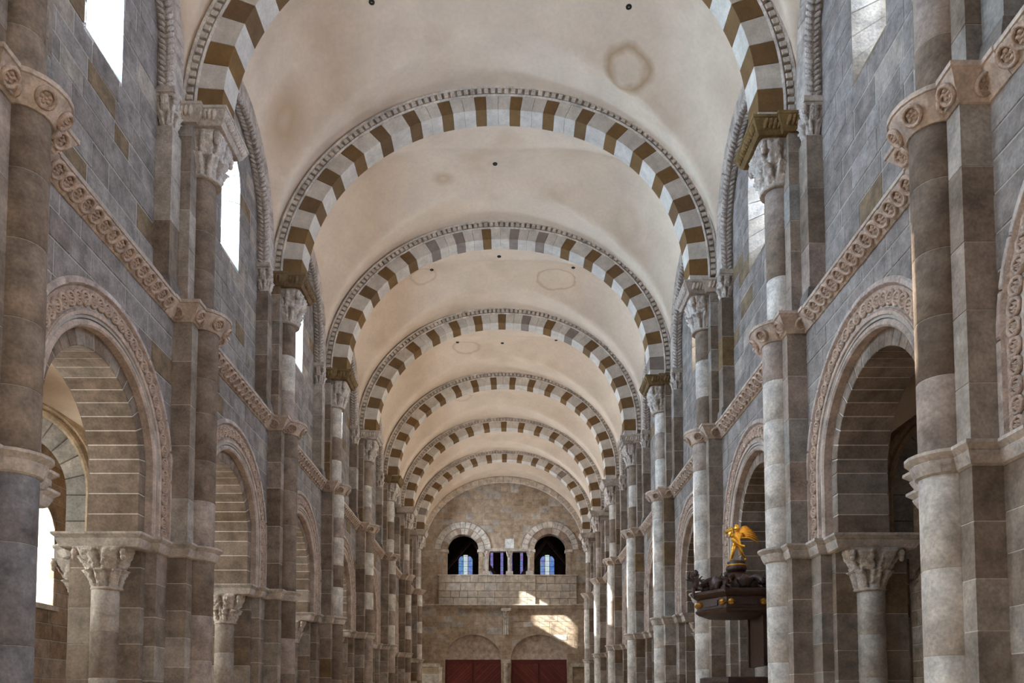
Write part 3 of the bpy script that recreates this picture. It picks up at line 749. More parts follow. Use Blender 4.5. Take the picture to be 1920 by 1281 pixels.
# ------------------------------------------------------------------ strings between the piers, wall ribs, arcade arches
for s in (-1, 1):
    for k in range(NB):
        yc, L = bay_funcs(k); a, b = YP[k]+.96, YP[k+1]-.96
        if k == NB-1: b = YP[k+1]-.02
        pos = '' if k == 0 else 'above the %s arcade arch of the %s wall' % (ORD[k-1], SIDE[s])
        if k == 0: pos = 'at the very edge of the %s wall beside the camera' % SIDE[s]
        T = thing('string_course', 'carved sloping-looking stone string course '+pos, 'moulding', P(s, yc, V_WALL, ZS[s]), 'carved string courses of the %s wall' % SIDE[s])
        T['label'] = 'carved stone string course '+pos
        fnp = lambda a_, v_, h_: P(s, a_, v_, ZS[s]+h_)
        n = max(1, round((b-a)/1.0))
        for i in range(n):
            m = MB(); u0 = a+(b-a)*i/n+.003; u1 = a+(b-a)*(i+1)/n-.003
            sweep(m, [(u0, V_WALL), (u1, V_WALL)], [(-o_, h_) for o_, h_ in prof_str(.22, .33)]+[(.22, .02)], fnp, mixc((.5, .42, .35), (.46, .35, .28), R.random()))
            m.build('string_stone', STONE, T)
        if k <= 6:
            mm = face_mats([(b, V_WALL), (a, V_WALL)], s, 0, ZS[s]-.19, .125, .25, .29)
            if k <= 2: 
                for M in mm: inst(ROS, 'rosette', T, M)
            else: ornament(T, mm, False, (.46, .35, .28))
        # wall rib (formeret) with a guilloche soffit
        T = thing('wall_rib', 'carved arched rib round the clerestory window '+('of the %s wall beside the camera' % SIDE[s] if k == 0 else 'of the %s bay of the %s wall' % (ORD[k-1], SIDE[s])), 'rib', P(s, yc, 6.0, 13), 'carved wall ribs of the %s clerestory' % SIDE[s])
        n = 22; f2 = lambda a_, z_, d_: P(s, yc+a_, d_, z_)
        half = L/2-.96
        zb = ZC[s]+.06
        def rp(t, r): return (-(r+half-1.97)*math.cos(PI*t)*1, RIB_C+r*math.sin(PI*t))
        for i in range(n):
            t0, t1 = i/n, (i+1)/n
            pts = [rp(t0, RIB_R), rp((t0+t1)/2, RIB_R), rp(t1, RIB_R), rp(t1, RIB_R+.45), rp((t0+t1)/2, RIB_R+.45), rp(t0, RIB_R+.45)]
            m = MB(); prism(m, pts, U_WALL+.05, 5.87, f2, gap=.003, ch=.02, col=mixc((.5, .42, .36), (.4, .33, .28), R.random()))
            m.build('rib_stone', STONE, T)
        for q in (-1, 1):
            m = MB(); x1, x2 = q*half, q*(half+.45)
            prism(m, [(x1, zb), (x2, zb), (x2, RIB_C), (x1, RIB_C)], U_WALL+.05, 5.87, f2, gap=.003, ch=.02, col=(.46, .39, .34)); m.build('rib_stone', STONE, T)
        if 1 <= k <= 6:
            mb = MB(); np_ = int((PI*RIB_R+2*(RIB_C-zb))/.105)
            tot = PI*RIB_R+2*(RIB_C-zb)
            for i in range(np_):
                d = tot*(i+.5)/np_; st = RIB_C-zb
                if d < st: c_ = (-half, zb+d); nrm = (1, 0); tg = (0, 1)
                elif d > tot-st: c_ = (half, zb+tot-d); nrm = (-1, 0); tg = (0, -1)
                else:
                    t = (d-st)/(PI*RIB_R); c_ = rp(t, RIB_R); nrm = (math.cos(PI*t), -math.sin(PI*t)); tg = (math.sin(PI*t), math.cos(PI*t))
                for h_, vv in ((1, 5.945), (-1, 6.085)):
                    ez = Vector((0, nrm[0], nrm[1])); ex = Vector((s*h_*1.0, 0, 0)); tgv = Vector((0, tg[0], tg[1]))
                    ey = (tgv if d < tot/2 else -tgv)
                    M = Matrix((ex, ey, ez)).transposed().to_4x4(); M = Matrix.Translation(Vector(f2(c_[0], c_[1], vv))) @ M @ Matrix.Rotation(.95, 4, 'Z') @ Matrix.Scale(.19, 4)
                    put(mb, TON, M, mixc((.58, .51, .46), (.50, .43, .38), R.random()))
            mb.build('guilloche', CARVE, T, kind='stuff')
        # arcade arch
        lab = ('round arch of the %s arcade beside the camera, outside the frame' % SIDE[s] if k == 0 else '%s round arch of the %s arcade' % (ORD[k-1], SIDE[s])+(' with rosette-carved archivolt, counted from the camera'))
        T = thing('arcade_arch', lab, 'arch', P(s, yc, 6.5, 4), 'round arches of the %s arcade' % SIDE[s])
        f2 = lambda a_, z_, d_: P(s, yc+a_, d_, z_)
        za = ZA[s]; near = 1 <= k <= 4
        nv = 19
        def ring(r0, r1, c0, v0, v1, name, n, tf, joined, chm=.010, gap=.010, stilt=2):
            J = MB() if joined else None
            def one(pts):
                m = J or MB(); prism(m, pts, v1, v0+(R.random()-.5)*.006, f2, gap=gap, ch=chm, col=tf())
                if J is None: m.build(name, STONE, T)
            for i in range(n):
                t = [PI*i/n+PI/n*q/3 for q in range(4)]
                one([(-r0*math.cos(x), c0+r0*math.sin(x)) for x in t]+[(-r1*math.cos(x), c0+r1*math.sin(x)) for x in reversed(t)])
            for q in (-1, 1):
                z = za
                for i in range(stilt):
                    z1 = za+(c0-za)*(i+1)/stilt
                    one([(q*r0, z), (q*r1, z), (q*r1, z1), (q*r0, z1)]); z = z1
            if J: J.build(name, STONE, T, kind='stuff')
        # soffit order: dark brown long stones
        ring(R_INT, R_ROSI, 4.05, V_IN-.02, 7.0, 'voussoir', nv, lambda: mixc(tint(.06), (.21, .15, .11), .55), not near, stilt=3)
        mb = MB(); mb2 = [(-(R_INT+.016)*math.cos(PI*i/30), 4.05+(R_INT+.016)*math.sin(PI*i/30)) for i in range(31)]
        mb3 = [(-(R_ROSI-.01)*math.cos(PI*i/30), 4.05+(R_ROSI-.01)*math.sin(PI*i/30)) for i in range(31)]
        for i in range(30): prism(mb, [mb2[i], mb2[i+1], mb3[i+1], mb3[i]], 6.985, V_IN-.006, f2, col=MCOL)
        for q in (-1, 1): prism(mb, [(q*(R_INT+.016), za), (q*(R_ROSI-.02), za), (q*(R_ROSI-.02), 4.05), (q*(R_INT+.016), 4.06)], 6.985, V_IN-.006, f2, col=MCOL)
        mb.build('mortar_bed', POINTING, T)
        # archivolt: inner roll, carved band, label
        n = 40
        def arc(r, c0): return [(-r, za+.0)]+[(-r*math.cos(PI*i/n), c0+r*math.sin(PI*i/n)) for i in range(n+1)]+[(r, za+.0)]
        m = MB(); 
        prof = [(0, V_IN), (0, V_WALL+.03), (.03, V_WALL+.0), (.07, V_WALL-.005), (.10, V_WALL+.02), (.12, V_WALL+.06), (.15, V_WALL+.05), (.17, V_WALL-.02), (.22, V_WALL-.03), (.22, V_IN)]
        sweep(m, arc(R_ROSI-.10, 4.1), prof, lambda a_, z_, h_: P(s, yc+a_, h_, z_), (.5, .40, .34))
        m.build('roll_moulding', STONE, T)
        m = MB(); prof = [(0, V_WALL+.1), (0, V_WALL-.02), (.03, V_WALL-.02), (.05, V_WALL+.03), (.33, V_WALL+.0), (.36, V_WALL-.045), (.36, V_WALL+.1)]
        sweep(m, arc(R_ROSI+.10, C_LAB), prof, lambda a_, z_, h_: P(s, yc+a_, h_, z_), (.42, .31, .25))
        m.build('carved_band', CARVE, T)
        ring(R_ROSO+.05, R_LAB, C_LAB, V_WALL-.05, V_WALL+.1, 'label_stone', 13, lambda: mixc((.52, .46, .42), (.46, .36, .31), R.random()), not near, chm=.025, stilt=1)
        if k <= 6:
            rm = R_ROSI+.27; tot = PI*rm+2*(C_LAB-za); cnt = int(tot/.215); mm = []
            for i in range(cnt):
                d = tot*(i+.5)/cnt; st = C_LAB-za
                if d < st: c_ = (-rm, za+d)
                elif d > tot-st: c_ = (rm, za+tot-d)
                else: t = (d-st)/rm; c_ = (-rm*math.cos(t), C_LAB+rm*math.sin(t))
                ez = Vector((-s, 0, 0)); ex = Vector((0, 1, 0)); ey = ez.cross(ex)
                M = Matrix((ex, ey, ez)).transposed().to_4x4()
                mm.append(Matrix.Translation(Vector(f2(c_[0], c_[1], V_WALL+.0))) @ M @ Matrix.Rotation(R.random()*6, 4, 'Z') @ Matrix.Scale(.235, 4))
            if k in (1, 2):
                for M in mm: inst(ROS, 'rosette', T, M)
            else: ornament(T, mm, False, (.45, .34, .28))

# ------------------------------------------------------------------ aisles
for s in (-1, 1):
    fn = lambda a, z, d, s=s: P(s, a, d, z)
    for k in range(NB):
        yc, L = bay_funcs(k); a, b = YP[k], YP[k+1]
        w = struct('wall_%s_aisle' % SIDE[s], P(s, yc, V_AIS, 3))
        yw = yc; ww = .80; sill = 2.35; hc = 4.0
        lo = lambda u: (hc+math.sqrt(max(0, ww**2-(u-yw)**2))) if abs(u-yw) < ww else -1e9
        joined = not (k in (1, 2))
        coursed(w, fn, a, b, -E, sill, V_AIS+.12, V_AIS, ch=.4, sw=.7, joined=joined, tf=lambda: mixc(tint(.15), (.35, .22, .12), .5))
        coursed(w, fn, a, b, sill, 6.9, V_AIS+.12, V_AIS, lo=lo, ch=.42, sw=.7, joined=joined, tf=lambda: mixc(tint(.15), (.40, .26, .15), .5))
        mb = MB(); backing(mb, fn, a, b, -E, sill, V_AIS+1.0, V_AIS+.012, n=3); backing(mb, fn, a, b, sill, 7.1, V_AIS+1.0, V_AIS+.012, lo=lo, n=60); mb.build('mortar_bed', MORTAR, w)
        # respond pilaster
        m = MB(); m.box((-.45, V_AIS-.25, -E), (.45, V_AIS+.1, 3.0), (.34, .26, .19), lambda a_, v_, z_: P(s, a+a_, v_, z_)); m.build('respond', STONE, w)
        m = MB(); m.box((-.95, V_AIS-.06, sill-.12), (.95, V_AIS+.2, sill), (.5, .42, .34), lambda a_, v_, z_: P(s, yw+a_, v_, z_)); m.build('window_sill', STONE, w)
        win = struct('window_%d' % (30+k*2+(s > 0)), P(s, yw, V_AIS+.5, 3.3))
        m = MB()
        for i in range(4): u = -.72+.48*i; m.box((u-.015, sill, V_AIS+.45), (u+.015, hc+.75, V_AIS+.48), (.02,)*3, lambda a_, z_, d_: P(s, yw+a_, d_, z_))
        for i in range(6): z = sill+.1+.42*i; m.box((-.8, z-.012, V_AIS+.45), (.8, z+.012, V_AIS+.48), (.02,)*3, lambda a_, z_, d_: P(s, yw+a_, d_, z_))
        m.build('glazing_bar', IRON, win)
        for i in range(3):
            for jj in range(5):
                m = MB(); m.box((-.70+.48*i, sill+.115+.42*jj, V_AIS+.46), (-.70+.48*i+.44, sill+.5+.42*jj, V_AIS+.466), (1,1,1), lambda a_, z_, d_: P(s, yw+a_, d_, z_)); m.build('pane', GLASS, win)
        ld = bpy.data.lights.new('aisle_daylight', 'AREA'); ld.shape = 'RECTANGLE'; ld.size = 1.7; ld.size_y = 2.8
        ld.energy = 1100 if s < 0 else 5; ld.color = (1, .95, .85) if s < 0 else (.5, .65, 1)
        lo_ = bpy.data.objects.new('aisle_daylight', ld); COL.objects.link(lo_); lo_.location = P(s, yw, V_AIS+1.05, 3.6)
        lo_.rotation_euler = Vector((-s, 0, -.05)).to_track_quat('-Z', 'Y').to_euler()
        # aisle vault
        nx, ny = 40, 40; vs = []; fs = []; v0, v1 = 6.95, V_AIS+.1; vm = (v0+v1)/2; hv = (v1-v0)/2; h = L/2
        for i in range(nx+1):
            x = -hv*math.cos(PI*i/nx)
            for j in range(ny+1):
                y = -h+L*j/ny
                A = 4.1+2.35*math.sqrt(max(0, 1-(x/hv)**2)); B = 4.1+2.35*math.sqrt(max(0, 1-(y/h)**2))
                vs.append(P(s, yc+y, vm+x, max(A, B)))
        for i in range(nx):
            for j in range(ny): q = i*(ny+1)+j; fs.append((q, q+1, q+ny+2, q+ny+1))
        m = MB(); m.add(vs, fs); o = m.build('aisle_vault', PLASTER, None, True)
        o['label'] = 'small plastered vault of the %s aisle seen through the %s arcade arch' % (SIDE[s], ORD[k-1] if k else 'off-frame'); o['category'] = 'vault'; o['group'] = 'aisle vaults behind the %s arcade' % SIDE[s]
        # aisle transverse arch
        if k >= 0:
            T = thing('aisle_arch', 'grey transverse arch across the %s aisle behind the %s pier' % (SIDE[s], ORD[k-1] if k else 'off-frame'), 'arch', P(s, a, 9.2, 4), 'transverse arches of the %s aisle' % SIDE[s])
            f3 = lambda u_, z_, d_: P(s, a+d_, u_, z_)
            cv, cz, ri, ro = 9.22, 3.95, 1.24, 1.72
            n = 13; near = k in (1, 2, 3); J = None if near else MB()
            for i in range(n):
                t = [PI*i/n+PI/n*q/3 for q in range(4)]
                m = J or MB(); prism(m, [(cv-ri*math.cos(x), cz+ri*math.sin(x)) for x in t]+[(cv-ro*math.cos(x), cz+ro*math.sin(x)) for x in reversed(t)], .32, -.32, f3, gap=.006, ch=.012, col=mixc(C_GREY, C_LT, R.random()*.6))
                if not J: m.build('voussoir', STONE, T)
            for q in (-1, 1):
                for z0_, z1_ in ((ZA[s], 3.45), (3.45, cz)):
                    m = J or MB(); x1, x2 = cv+q*ri, cv+q*ro
                    prism(m, [(x1, z0_), (x2, z0_), (x2, z1_), (x1, z1_)], .32, -.32, f3, gap=.006, ch=.012, col=mixc(C_GREY, C_LT, R.random()*.6))
                    if not J: m.build('voussoir', STONE, T)
            if J: J.build('masonry', STONE, T, kind='stuff')
            m = MB(); nn = 30; pth = [(cv-(ro-.04), ZA[s])]+[(cv-(ro-.04)*math.cos(PI*i/nn), cz+(ro-.04)*math.sin(PI*i/nn)) for i in range(nn+1)]+[(cv+(ro-.04), ZA[s])]
            sweep(m, pth, [(0, -.44), (.05, -.47), (.10, -.46), (.13, -.40), (.20, -.42), (.24, -.36), (.24, .36), (0, .36)], lambda u_, z_, h_: P(s, a+h_, u_, z_), (.42, .32, .22)); m.build('roll_moulding', STONE, T)
            m = MB(); m.box((-.45, 10.15, -.26), (.45, 10.6, 0), (.45, .4, .36), lambda a_, v_, z_: P(s, a+a_, v_, z_+ZA[s])); m.build('impost', STONE, T)

# ------------------------------------------------------------------ crossing end behind the camera and aisle ends: unseen, added to keep light out
cw = MB(); cw.box((-6.6, -4, 0), (-7.4, 3.5, 19)); o = cw.build('wall_left_crossing', STONE); o['kind'] = 'structure'
cw = MB(); cw.box((6.0, -4, 0), (6.8, 3.5, 19)); o = cw.build('wall_right_crossing', STONE); o['kind'] = 'structure'
cw = MB(); cw.box((-7.4, -4, 18.6), (6.8, 3.5, 19)); o = cw.build('ceiling', PLASTER); o['kind'] = 'structure'
for s in (-1, 1):
    for y in (3.0, 57.3):
        cw = MB(); cw.box((7.0, y-.25, -E), (11.6, y+.25, 7.2), (.3, .25, .2), lambda v, y_, z: P(s, y_, v, z)); o = cw.build('wall_%s_aisle_end' % SIDE[s], STONE); o['kind'] = 'structure'

# ------------------------------------------------------------------ far wall
YF = 57.0
FW = struct('wall_far', (X0, YF, 8))
fF = lambda a, z, d: (a, YF-d, z+E)          # d = distance in front of the wall plane
XL_, XR_ = -6.35, 5.65
def far_tint():
    c = mixc((.46, .36, .27), (.35, .26, .18), R.random())
    if R.random() < .15: c = mixc(C_LT, C_MID, R.random()*.6)
    return c
TRIB = [(-3.36, 1.18), (3.03, 1.20)]
doors = [(-2.61, 2.05), (2.20, 2.03)]
def lo_door(u):
    for c, w in doors:
        if abs(u-c) < w: return 3.29+1.8*math.sqrt(max(0, 1-((u-c)/w)**2))
    return -1e9
def lo_trib(u):
    for c, w in TRIB:
        if abs(u-c) < w: return 11.35+math.sqrt(max(0, w*w-(u-c)**2))
    if -1.45 < u < 1.62: return 11.3
    return -1e9
coursed(FW, fF, XL_, XR_, -E, 7.0, -.12, 0, lo=lo_door, ch=.47, sw=.85, tf=far_tint)
coursed(FW, fF, XL_, XR_, 7.25, 9.42, -.12, 0, ch=.47, sw=.85, tf=far_tint)
coursed(FW, fF, XL_, XR_, 9.42, 16.6, -.12, 0, lo=lo_trib, hi=lambda u: 11.7+5.0*math.sqrt(max(0, 1-((u-X0)/6.0)**2)), ch=.47, sw=.85, tf=far_tint)
mb = MB(); backing(mb, fF, XL_-.2, XR_+.2, -E, 9.42, -.9, -.012, lo=lo_door, n=160); backing(mb, fF, XL_-.2, XR_+.2, 9.42, 17.2, -.9, -.012, lo=lo_trib, n=160)
mb.build('mortar_bed', MORTAR, FW)
# tribune parapet, standing proud
T = thing('tribune_parapet', 'plain stone parapet wall under the tribune openings of the end wall', 'parapet', (X0, YF-.2, 8.2+E))
for (a_, b_, dpt) in ((-5.1, 1.95, .28), (1.95, 4.95, .20)):
    coursed(T, fF, a_, b_, 7.25, 9.40, 0, dpt, ch=.52, sw=.8, tf=lambda: mixc(far_tint(), (.5, .44, .37), .5))
m = MB(); m.box((-5.15, 9.38, -.1), (1.97, 9.46, .32), (.55, .48, .4), fF); m.box((1.97, 9.38, -.1), (5.0, 9.46, .26), (.55, .48, .4), fF); m.build('coping', STONE, T)
# cornice
T = thing('end_wall_cornice', 'long pale cornice across the end wall above the doors', 'moulding', (X0, YF, 7.2+E))
for i in range(10):
    u0 = XL_+(XR_-XL_)*i/10; u1 = XL_+(XR_-XL_)*(i+1)/10
    m = MB(); sweep(m, [(u1, 0), (u0, 0)], [(-.1, -.3), (0, -.3), (.1, -.2), (.28, -.1), (.34, -.08), (.34, 0), (-.1, 0)], lambda a_, b_, h_: (a_, YF+b_, 7.30+h_+E), mixc((.5, .43, .36), (.58, .5, .42), R.random())); m.build('cornice_stone', STONE, T)
# blind arches over the openings (tribune)
def small_arch(name, lab, cx, w, cz, rings, cat='arch', grp=None, zb=None, n=15):
    T = thing(name, lab, cat, (cx, YF, cz+E), grp)
    for (r0, r1, d0, d1, tf) in rings:
        for i in range(n):
            t = [PI*i/n+PI/n*q/2 for q in range(3)]
            m = MB(); prism(m, [(cx-r0*math.cos(x), cz+r0*math.sin(x)) for x in t]+[(cx-r1*math.cos(x), cz+r1*math.sin(x)) for x in reversed(t)], d0, d1, fF, gap=.008, ch=.02, col=tf()); m.build('voussoir', STONE, T)
    return T
lt_ = lambda: mixc((.55, .49, .43), (.62, .57, .52), R.random())
dk_ = lambda: (.33, .24, .18) if R.random() < .45 else mixc((.5, .42, .35), (.55, .48, .42), R.random())
for (cx, w), nm in zip(TRIB, ('left', 'right')):
    T = small_arch('tribune_arch', 'round tribune opening arch at the %s of the end wall' % nm, cx, w, 11.35, [(w-.05, w+.40, -.5, .02, dk_), (w+.42, w+.88, -.1, .09, lt_)], grp='two tribune opening arches')
    for q in (-1, 1):
        for z0_, z1_ in ((9.46, 10.1), (10.1, 10.8), (10.8, 11.15)):
            if q*(1 if cx > 0 else -1) < 0 and True:
                pass
            m = MB(); x1, x2 = cx+q*(w-.03), cx+q*(w+.30)
            m.box((min(x1, x2), z0_+.01, -.5), (max(x1, x2), z1_-.01, .04), far_tint(), fF); m.build('jamb_stone', STONE, T)
        m = MB(); x1, x2 = cx+q*(w-.12), cx+q*(w+.42); m.box((min(x1, x2), 11.15, -.5), (max(x1, x2), 11.35, .10), (.55, .49, .42), fF); m.build('impost', STONE, T)
# middle of the tribune: colonnettes and lintel
T = thing('tribune_lintel', 'pale lintel over the two narrow middle openings of the tribune', 'lintel', (0, YF, 11.4+E))
m = MB(); m.box((-1.42, 11.22, -.4), (1.6, 11.45, .06), (.52, .46, .4), fF); m.build('beam', STONE, T)
m = MB(); m.box((-.28, 11.45, -.3), (.38, 12.15, .03), (.72, .74, .74), fF); m.build('pale_block', STONE, T)
for cx, lab in ((-1.62, 'left'), (.05, 'middle'), (1.52, 'right')):
    T = thing('tribune_colonnette', '%s short colonnette with block capital in the tribune openings' % lab, 'column', (cx, YF+.1, 9.46+E), 'short colonnettes of the tribune')
    m = MB(); m.box((cx-.26, 9.46, -.35), (cx+.26, 9.75, .1), (.55, .48, .42), fF); m.build('base', STONE, T)
    m = MB(); lathe(m, [(.17, 9.75), (.14, 9.8), (.13, 10.8)], (cx, YF+.1, E), 14, col=(.50, .44, .38)); m.build('shaft', STONE, T, True)
    inst(CAP_S, 'capital', T, Matrix.Translation((cx, YF+.1, 10.8+E)))
# tribune room behind
RM = struct('wall_tribune', (0, 63, 11))
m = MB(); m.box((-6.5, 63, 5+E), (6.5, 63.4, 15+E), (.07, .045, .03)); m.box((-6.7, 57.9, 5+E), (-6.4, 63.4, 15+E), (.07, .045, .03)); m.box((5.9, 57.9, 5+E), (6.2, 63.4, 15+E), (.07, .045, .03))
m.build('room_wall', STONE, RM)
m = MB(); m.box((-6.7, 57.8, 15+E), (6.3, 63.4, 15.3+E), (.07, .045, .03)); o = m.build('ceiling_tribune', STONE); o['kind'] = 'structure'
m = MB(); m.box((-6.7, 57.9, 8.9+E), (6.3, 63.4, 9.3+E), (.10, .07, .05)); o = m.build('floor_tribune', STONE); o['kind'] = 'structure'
T = thing('tribune_ribs', 'dark crossing vault ribs inside the tribune room', 'rib', (0, 60, 13+E))
for (x0_, z0_, x1_, z1_) in ((-5.5, 10.3, -2.4, 13.9), (-1.2, 10.3, -3.6, 13.9), (5.2, 10.3, 2.2, 13.9), (.9, 10.3, 3.4, 13.9)):
    m = MB(); prism(m, [(x0_, z0_), (x0_+.28, z0_), (x1_+.28, z1_), (x1_, z1_)], 61.8, 62.1, lambda a_, b_, d_: (a_, d_, b_+E), col=(.16, .09, .05)); m.build('rib', STONE, T)
def lancet(idx, cx, w, z0_, z1_, lab, mats):
    T = struct('window_%d' % idx, (cx, 62.95, (z0_+z1_)/2+E))
    n = 3; rows = max(2, round((z1_-z0_)/.42)); spring = z1_-w*.9
    for i in range(n if w > .4 else 1):
        nn = n if w > .4 else 1
        a0 = cx-w+2*w*i/nn+.02; a1 = cx-w+2*w*(i+1)/nn-.02
        z = z0_
        while z < z1_-.05:
            zt = z+.42
            hi = lambda u: spring+math.sqrt(max(0, (z1_-spring)**2*(1-((u-cx)/w)**2)))
            for poly in region_polys(a0, a1, z+.015, zt-.015, NOLO, hi if w > .4 else (lambda u: z1_), 4):
                m = MB(); prism(m, poly, 0, .03, lambda a_, b_, d_: (a_, 62.97-d_, b_+E), col=(1, 1, 1)); m.build('pane', mats[0] if (nn == 3 and i == 1) else mats[1], T)
            z = zt
    m = MB(); m.box((cx-w-.06, z0_-.1, -.02), (cx-w, spring+.1, .06), (.03,)*3, lambda a_, b_, d_: (a_, 62.97-d_, b_+E)); m.box((cx+w, z0_-.1, -.02), (cx+w+.06, spring+.1, .06), (.03,)*3, lambda a_, b_, d_: (a_, 62.97-d_, b_+E)); m.build('window_frame', IRON, T)
def far_x(px, Y=63): return (px-953.9)/1474*(Y*.9983+10.5*.0576)
lancet(60, far_x(873), .58, 9.9, 12.1, '', (SG_WHITE, SG_BLUE)); lancet(61, far_x(1026), .58, 9.9, 12.1, '', (SG_WHITE, SG_BLUE))
for i, px in enumerate((901, 922, 941, 958, 978, 998)): lancet(62+i, far_x(px), .13, 9.9, 13.0, '', (SG_VIOLET, SG_VIOLET))

# doors with tympana
for n_, (cx, w) in enumerate(doors):
    D = struct('door_%d' % (n_+1), (cx, YF+.3, 1))
    f4 = lambda a_, z_, d_: (a_, YF+.25-d_, z_+E)
    for leaf in (-1, 1):
        x0_, x1_ = (cx-w+.02, cx-.015) if leaf < 0 else (cx+.015, cx+w-.02)
        m = MB(); m.box((x0_, -E+.02, -.06), (x1_, 3.29, 0), (.10, .016, .012), f4); m.build('door_leaf', RWOOD, D)
        # frame rails and diagonal boards
        m = MB(); m.box((x0_, 3.05, 0), (x1_, 3.28, .045), (.13, .02, .015), f4); m.build('rail', RWOOD, D)
        pw = .20; L0 = x1_-x0_; z = -E-L0
        sg = -leaf if n_ == 0 else leaf
        while z < 3.05:
            # board: band between lines b=z+sl*(a-x0) and +pw*1.414
            def clip(poly, f):
                out = []
                for i in range(len(poly)):
                    p, q = poly[i], poly[(i+1) % len(poly)]; fp, fq = f(p), f(q)
                    if fp >= 0: out.append(p)
                    if fp*fq < 0: t = fp/(fp-fq); out.append((p[0]+(q[0]-p[0])*t, p[1]+(q[1]-p[1])*t))
                return out
            rect = [(x0_+.12, -E+.25), (x1_-.02, -E+.25), (x1_-.02, 3.04), (x0_+.12, 3.04)]
            sl = 1 if n_ == 0 else -1
            base = z if sl > 0 else z+L0
            if sl < 0: base = z+L0
            poly = clip(rect, lambda p: p[1]-(base+sl*(p[0]-x0_)))
            if poly: poly = clip(poly, lambda p: (base+pw*1.414+sl*(p[0]-x0_))-p[1])
            if len(poly) >= 3:
                ar = abs(sum(poly[i][0]*poly[(i+1) % len(poly)][1]-poly[(i+1) % len(poly)][0]*poly[i][1] for i in range(len(poly))))/2
                if ar > .01:
                    m = MB(); prism(m, poly, 0, .03, f4, gap=.004, ch=.012, col=mixc((.17, .030, .020), (.11, .018, .014), R.random())); m.build('plank', RWOOD, D)
            z += pw*1.414
    T = thing('door_tympanum', 'plain rounded stone tympanum over the %s red-brown door' % ('left', 'right')[n_], 'tympanum', (cx, YF+.25, 4+E), 'tympana over the doors')
    m = MB(); backing(m, fF, cx-w-.02, cx+w+.02, 3.29, 5.2, -.4, -.22, hi=lo_door, n=40, col=(.45, .36, .29)); m.build('panel', STONE, T)
    m = MB(); m.box((cx-w, 3.29, -.38), (cx+w, 3.72, -.16), (.50, .40, .33), fF); m.build('lintel', STONE, T)
m = MB(); m.box((-6.6, 57.95, -E), (6.2, 58.2, 5.6), (.05, .04, .03), lambda a_, y_, z_: (a_, y_, z_+E)); o = m.build('wall_added_light_stop', STONE); o['kind'] = 'structure'  # unseen dark backing, added to stop light leaking between the door leaves
cw = MB(); cw.box((13.4, -4, -E), (14, 62, 6.6), (.4, .35, .3), lambda v, y_, z: P(-1, y_, v, z)); o = cw.build('wall_added_sun_screen', STONE); o['kind'] = 'structure'  # unseen wall, added to keep direct sun off the left aisle windows
cw = MB(); cw.box((11.8, -4, -E), (12.1, 62, 7.6), (.3, .27, .24), lambda v, y_, z: P(1, y_, v, z)); o = cw.build('wall_added_sky_screen', STONE); o['kind'] = 'structure'  # unseen wall added close outside so no sky lights the right aisle
# trumeau, upper pilaster
T = thing('door_trumeau', 'stone column with block capital between the two red-brown doors', 'column', (-.2, YF-.1, 0))
for z0_, z1_ in ((-E, -.2), (-.2, 1.3), (1.3, 3.0)):
    m = MB(); m.box((-.52, z0_+.01, -.2), (.14, z1_-.01, .05), far_tint(), fF); m.build('block', STONE, T)
    m = MB(); lathe(m, [(.15, z0_+.01), (.15, z1_-.01)], (-.2, YF-.1, E), 14, col=(.5, .45, .4)); m.build('column_drum', STONE, T)
m = MB(); m.box((-.5, 3.0, -.1), (.12, 3.3, .22), (.5, .44, .38), fF); m.build('impost', STONE, T)
T = thing('wall_shaft', 'fluted shaft with carved capital above the trumeau, under the cornice', 'column', (-.2, YF-.1, 5+E))
for dx in (-.13, 0, .13):
    m = MB(); lathe(m, [(.07, 5.1), (.07, 6.35)], (-.2+dx, YF-.08, E), 10, col=(.5, .45, .4)); m.build('shaft', STONE, T)
inst(CAP_S, 'capital', T, Matrix.Translation((-.2, YF-.1, 6.35+E)))
m = MB(); m.box((-.55, 6.8, -.05), (.15, 7.02, .3), (.5, .44, .38), fF); m.build('abacus', STONE, T)
# low side blocks beside the doors
for q, (a_, b_) in (('left', (XL_, -4.95)), ('right', (4.5, XR_))):
    T = thing('side_moulding', 'flat stone moulding beside the %s door, low on the end wall' % q, 'moulding', ((a_+b_)/2, YF, 2.9+E), 'mouldings beside the doors')
    m = MB(); m.box((a_, 2.75, -.05), (b_, 3.0, .14), (.52, .46, .38), fF); m.build('ledge', STONE, T)
    x_ = -4.95 if q == 'left' else 4.5
    m = MB(); m.box((x_-.12, -E, -.05), (x_+.12, 2.75, .10), (.5, .43, .35), fF); m.build('pilaster', STONE, T)
# plain arch against the end wall
T = thing('end_wall_arch', 'plain pale wall arch where the last vault meets the end wall', 'arch', (X0, YF, 12+E))
for i in range(30):
    t = [PI*i/30+PI/30*q/2 for q in range(3)]
    m = MB(); prism(m, [(X0+5.75*math.cos(x), 11.5+4.80*math.sin(x)) for x in t]+[(X0+6.1*math.cos(x), 11.5+5.25*math.sin(x)) for x in reversed(t)], -.1, .22, fF, gap=.004, ch=.03, col=mixc((.60, .52, .43), (.66, .57, .47), R.random())); m.build('voussoir', STONE, T)

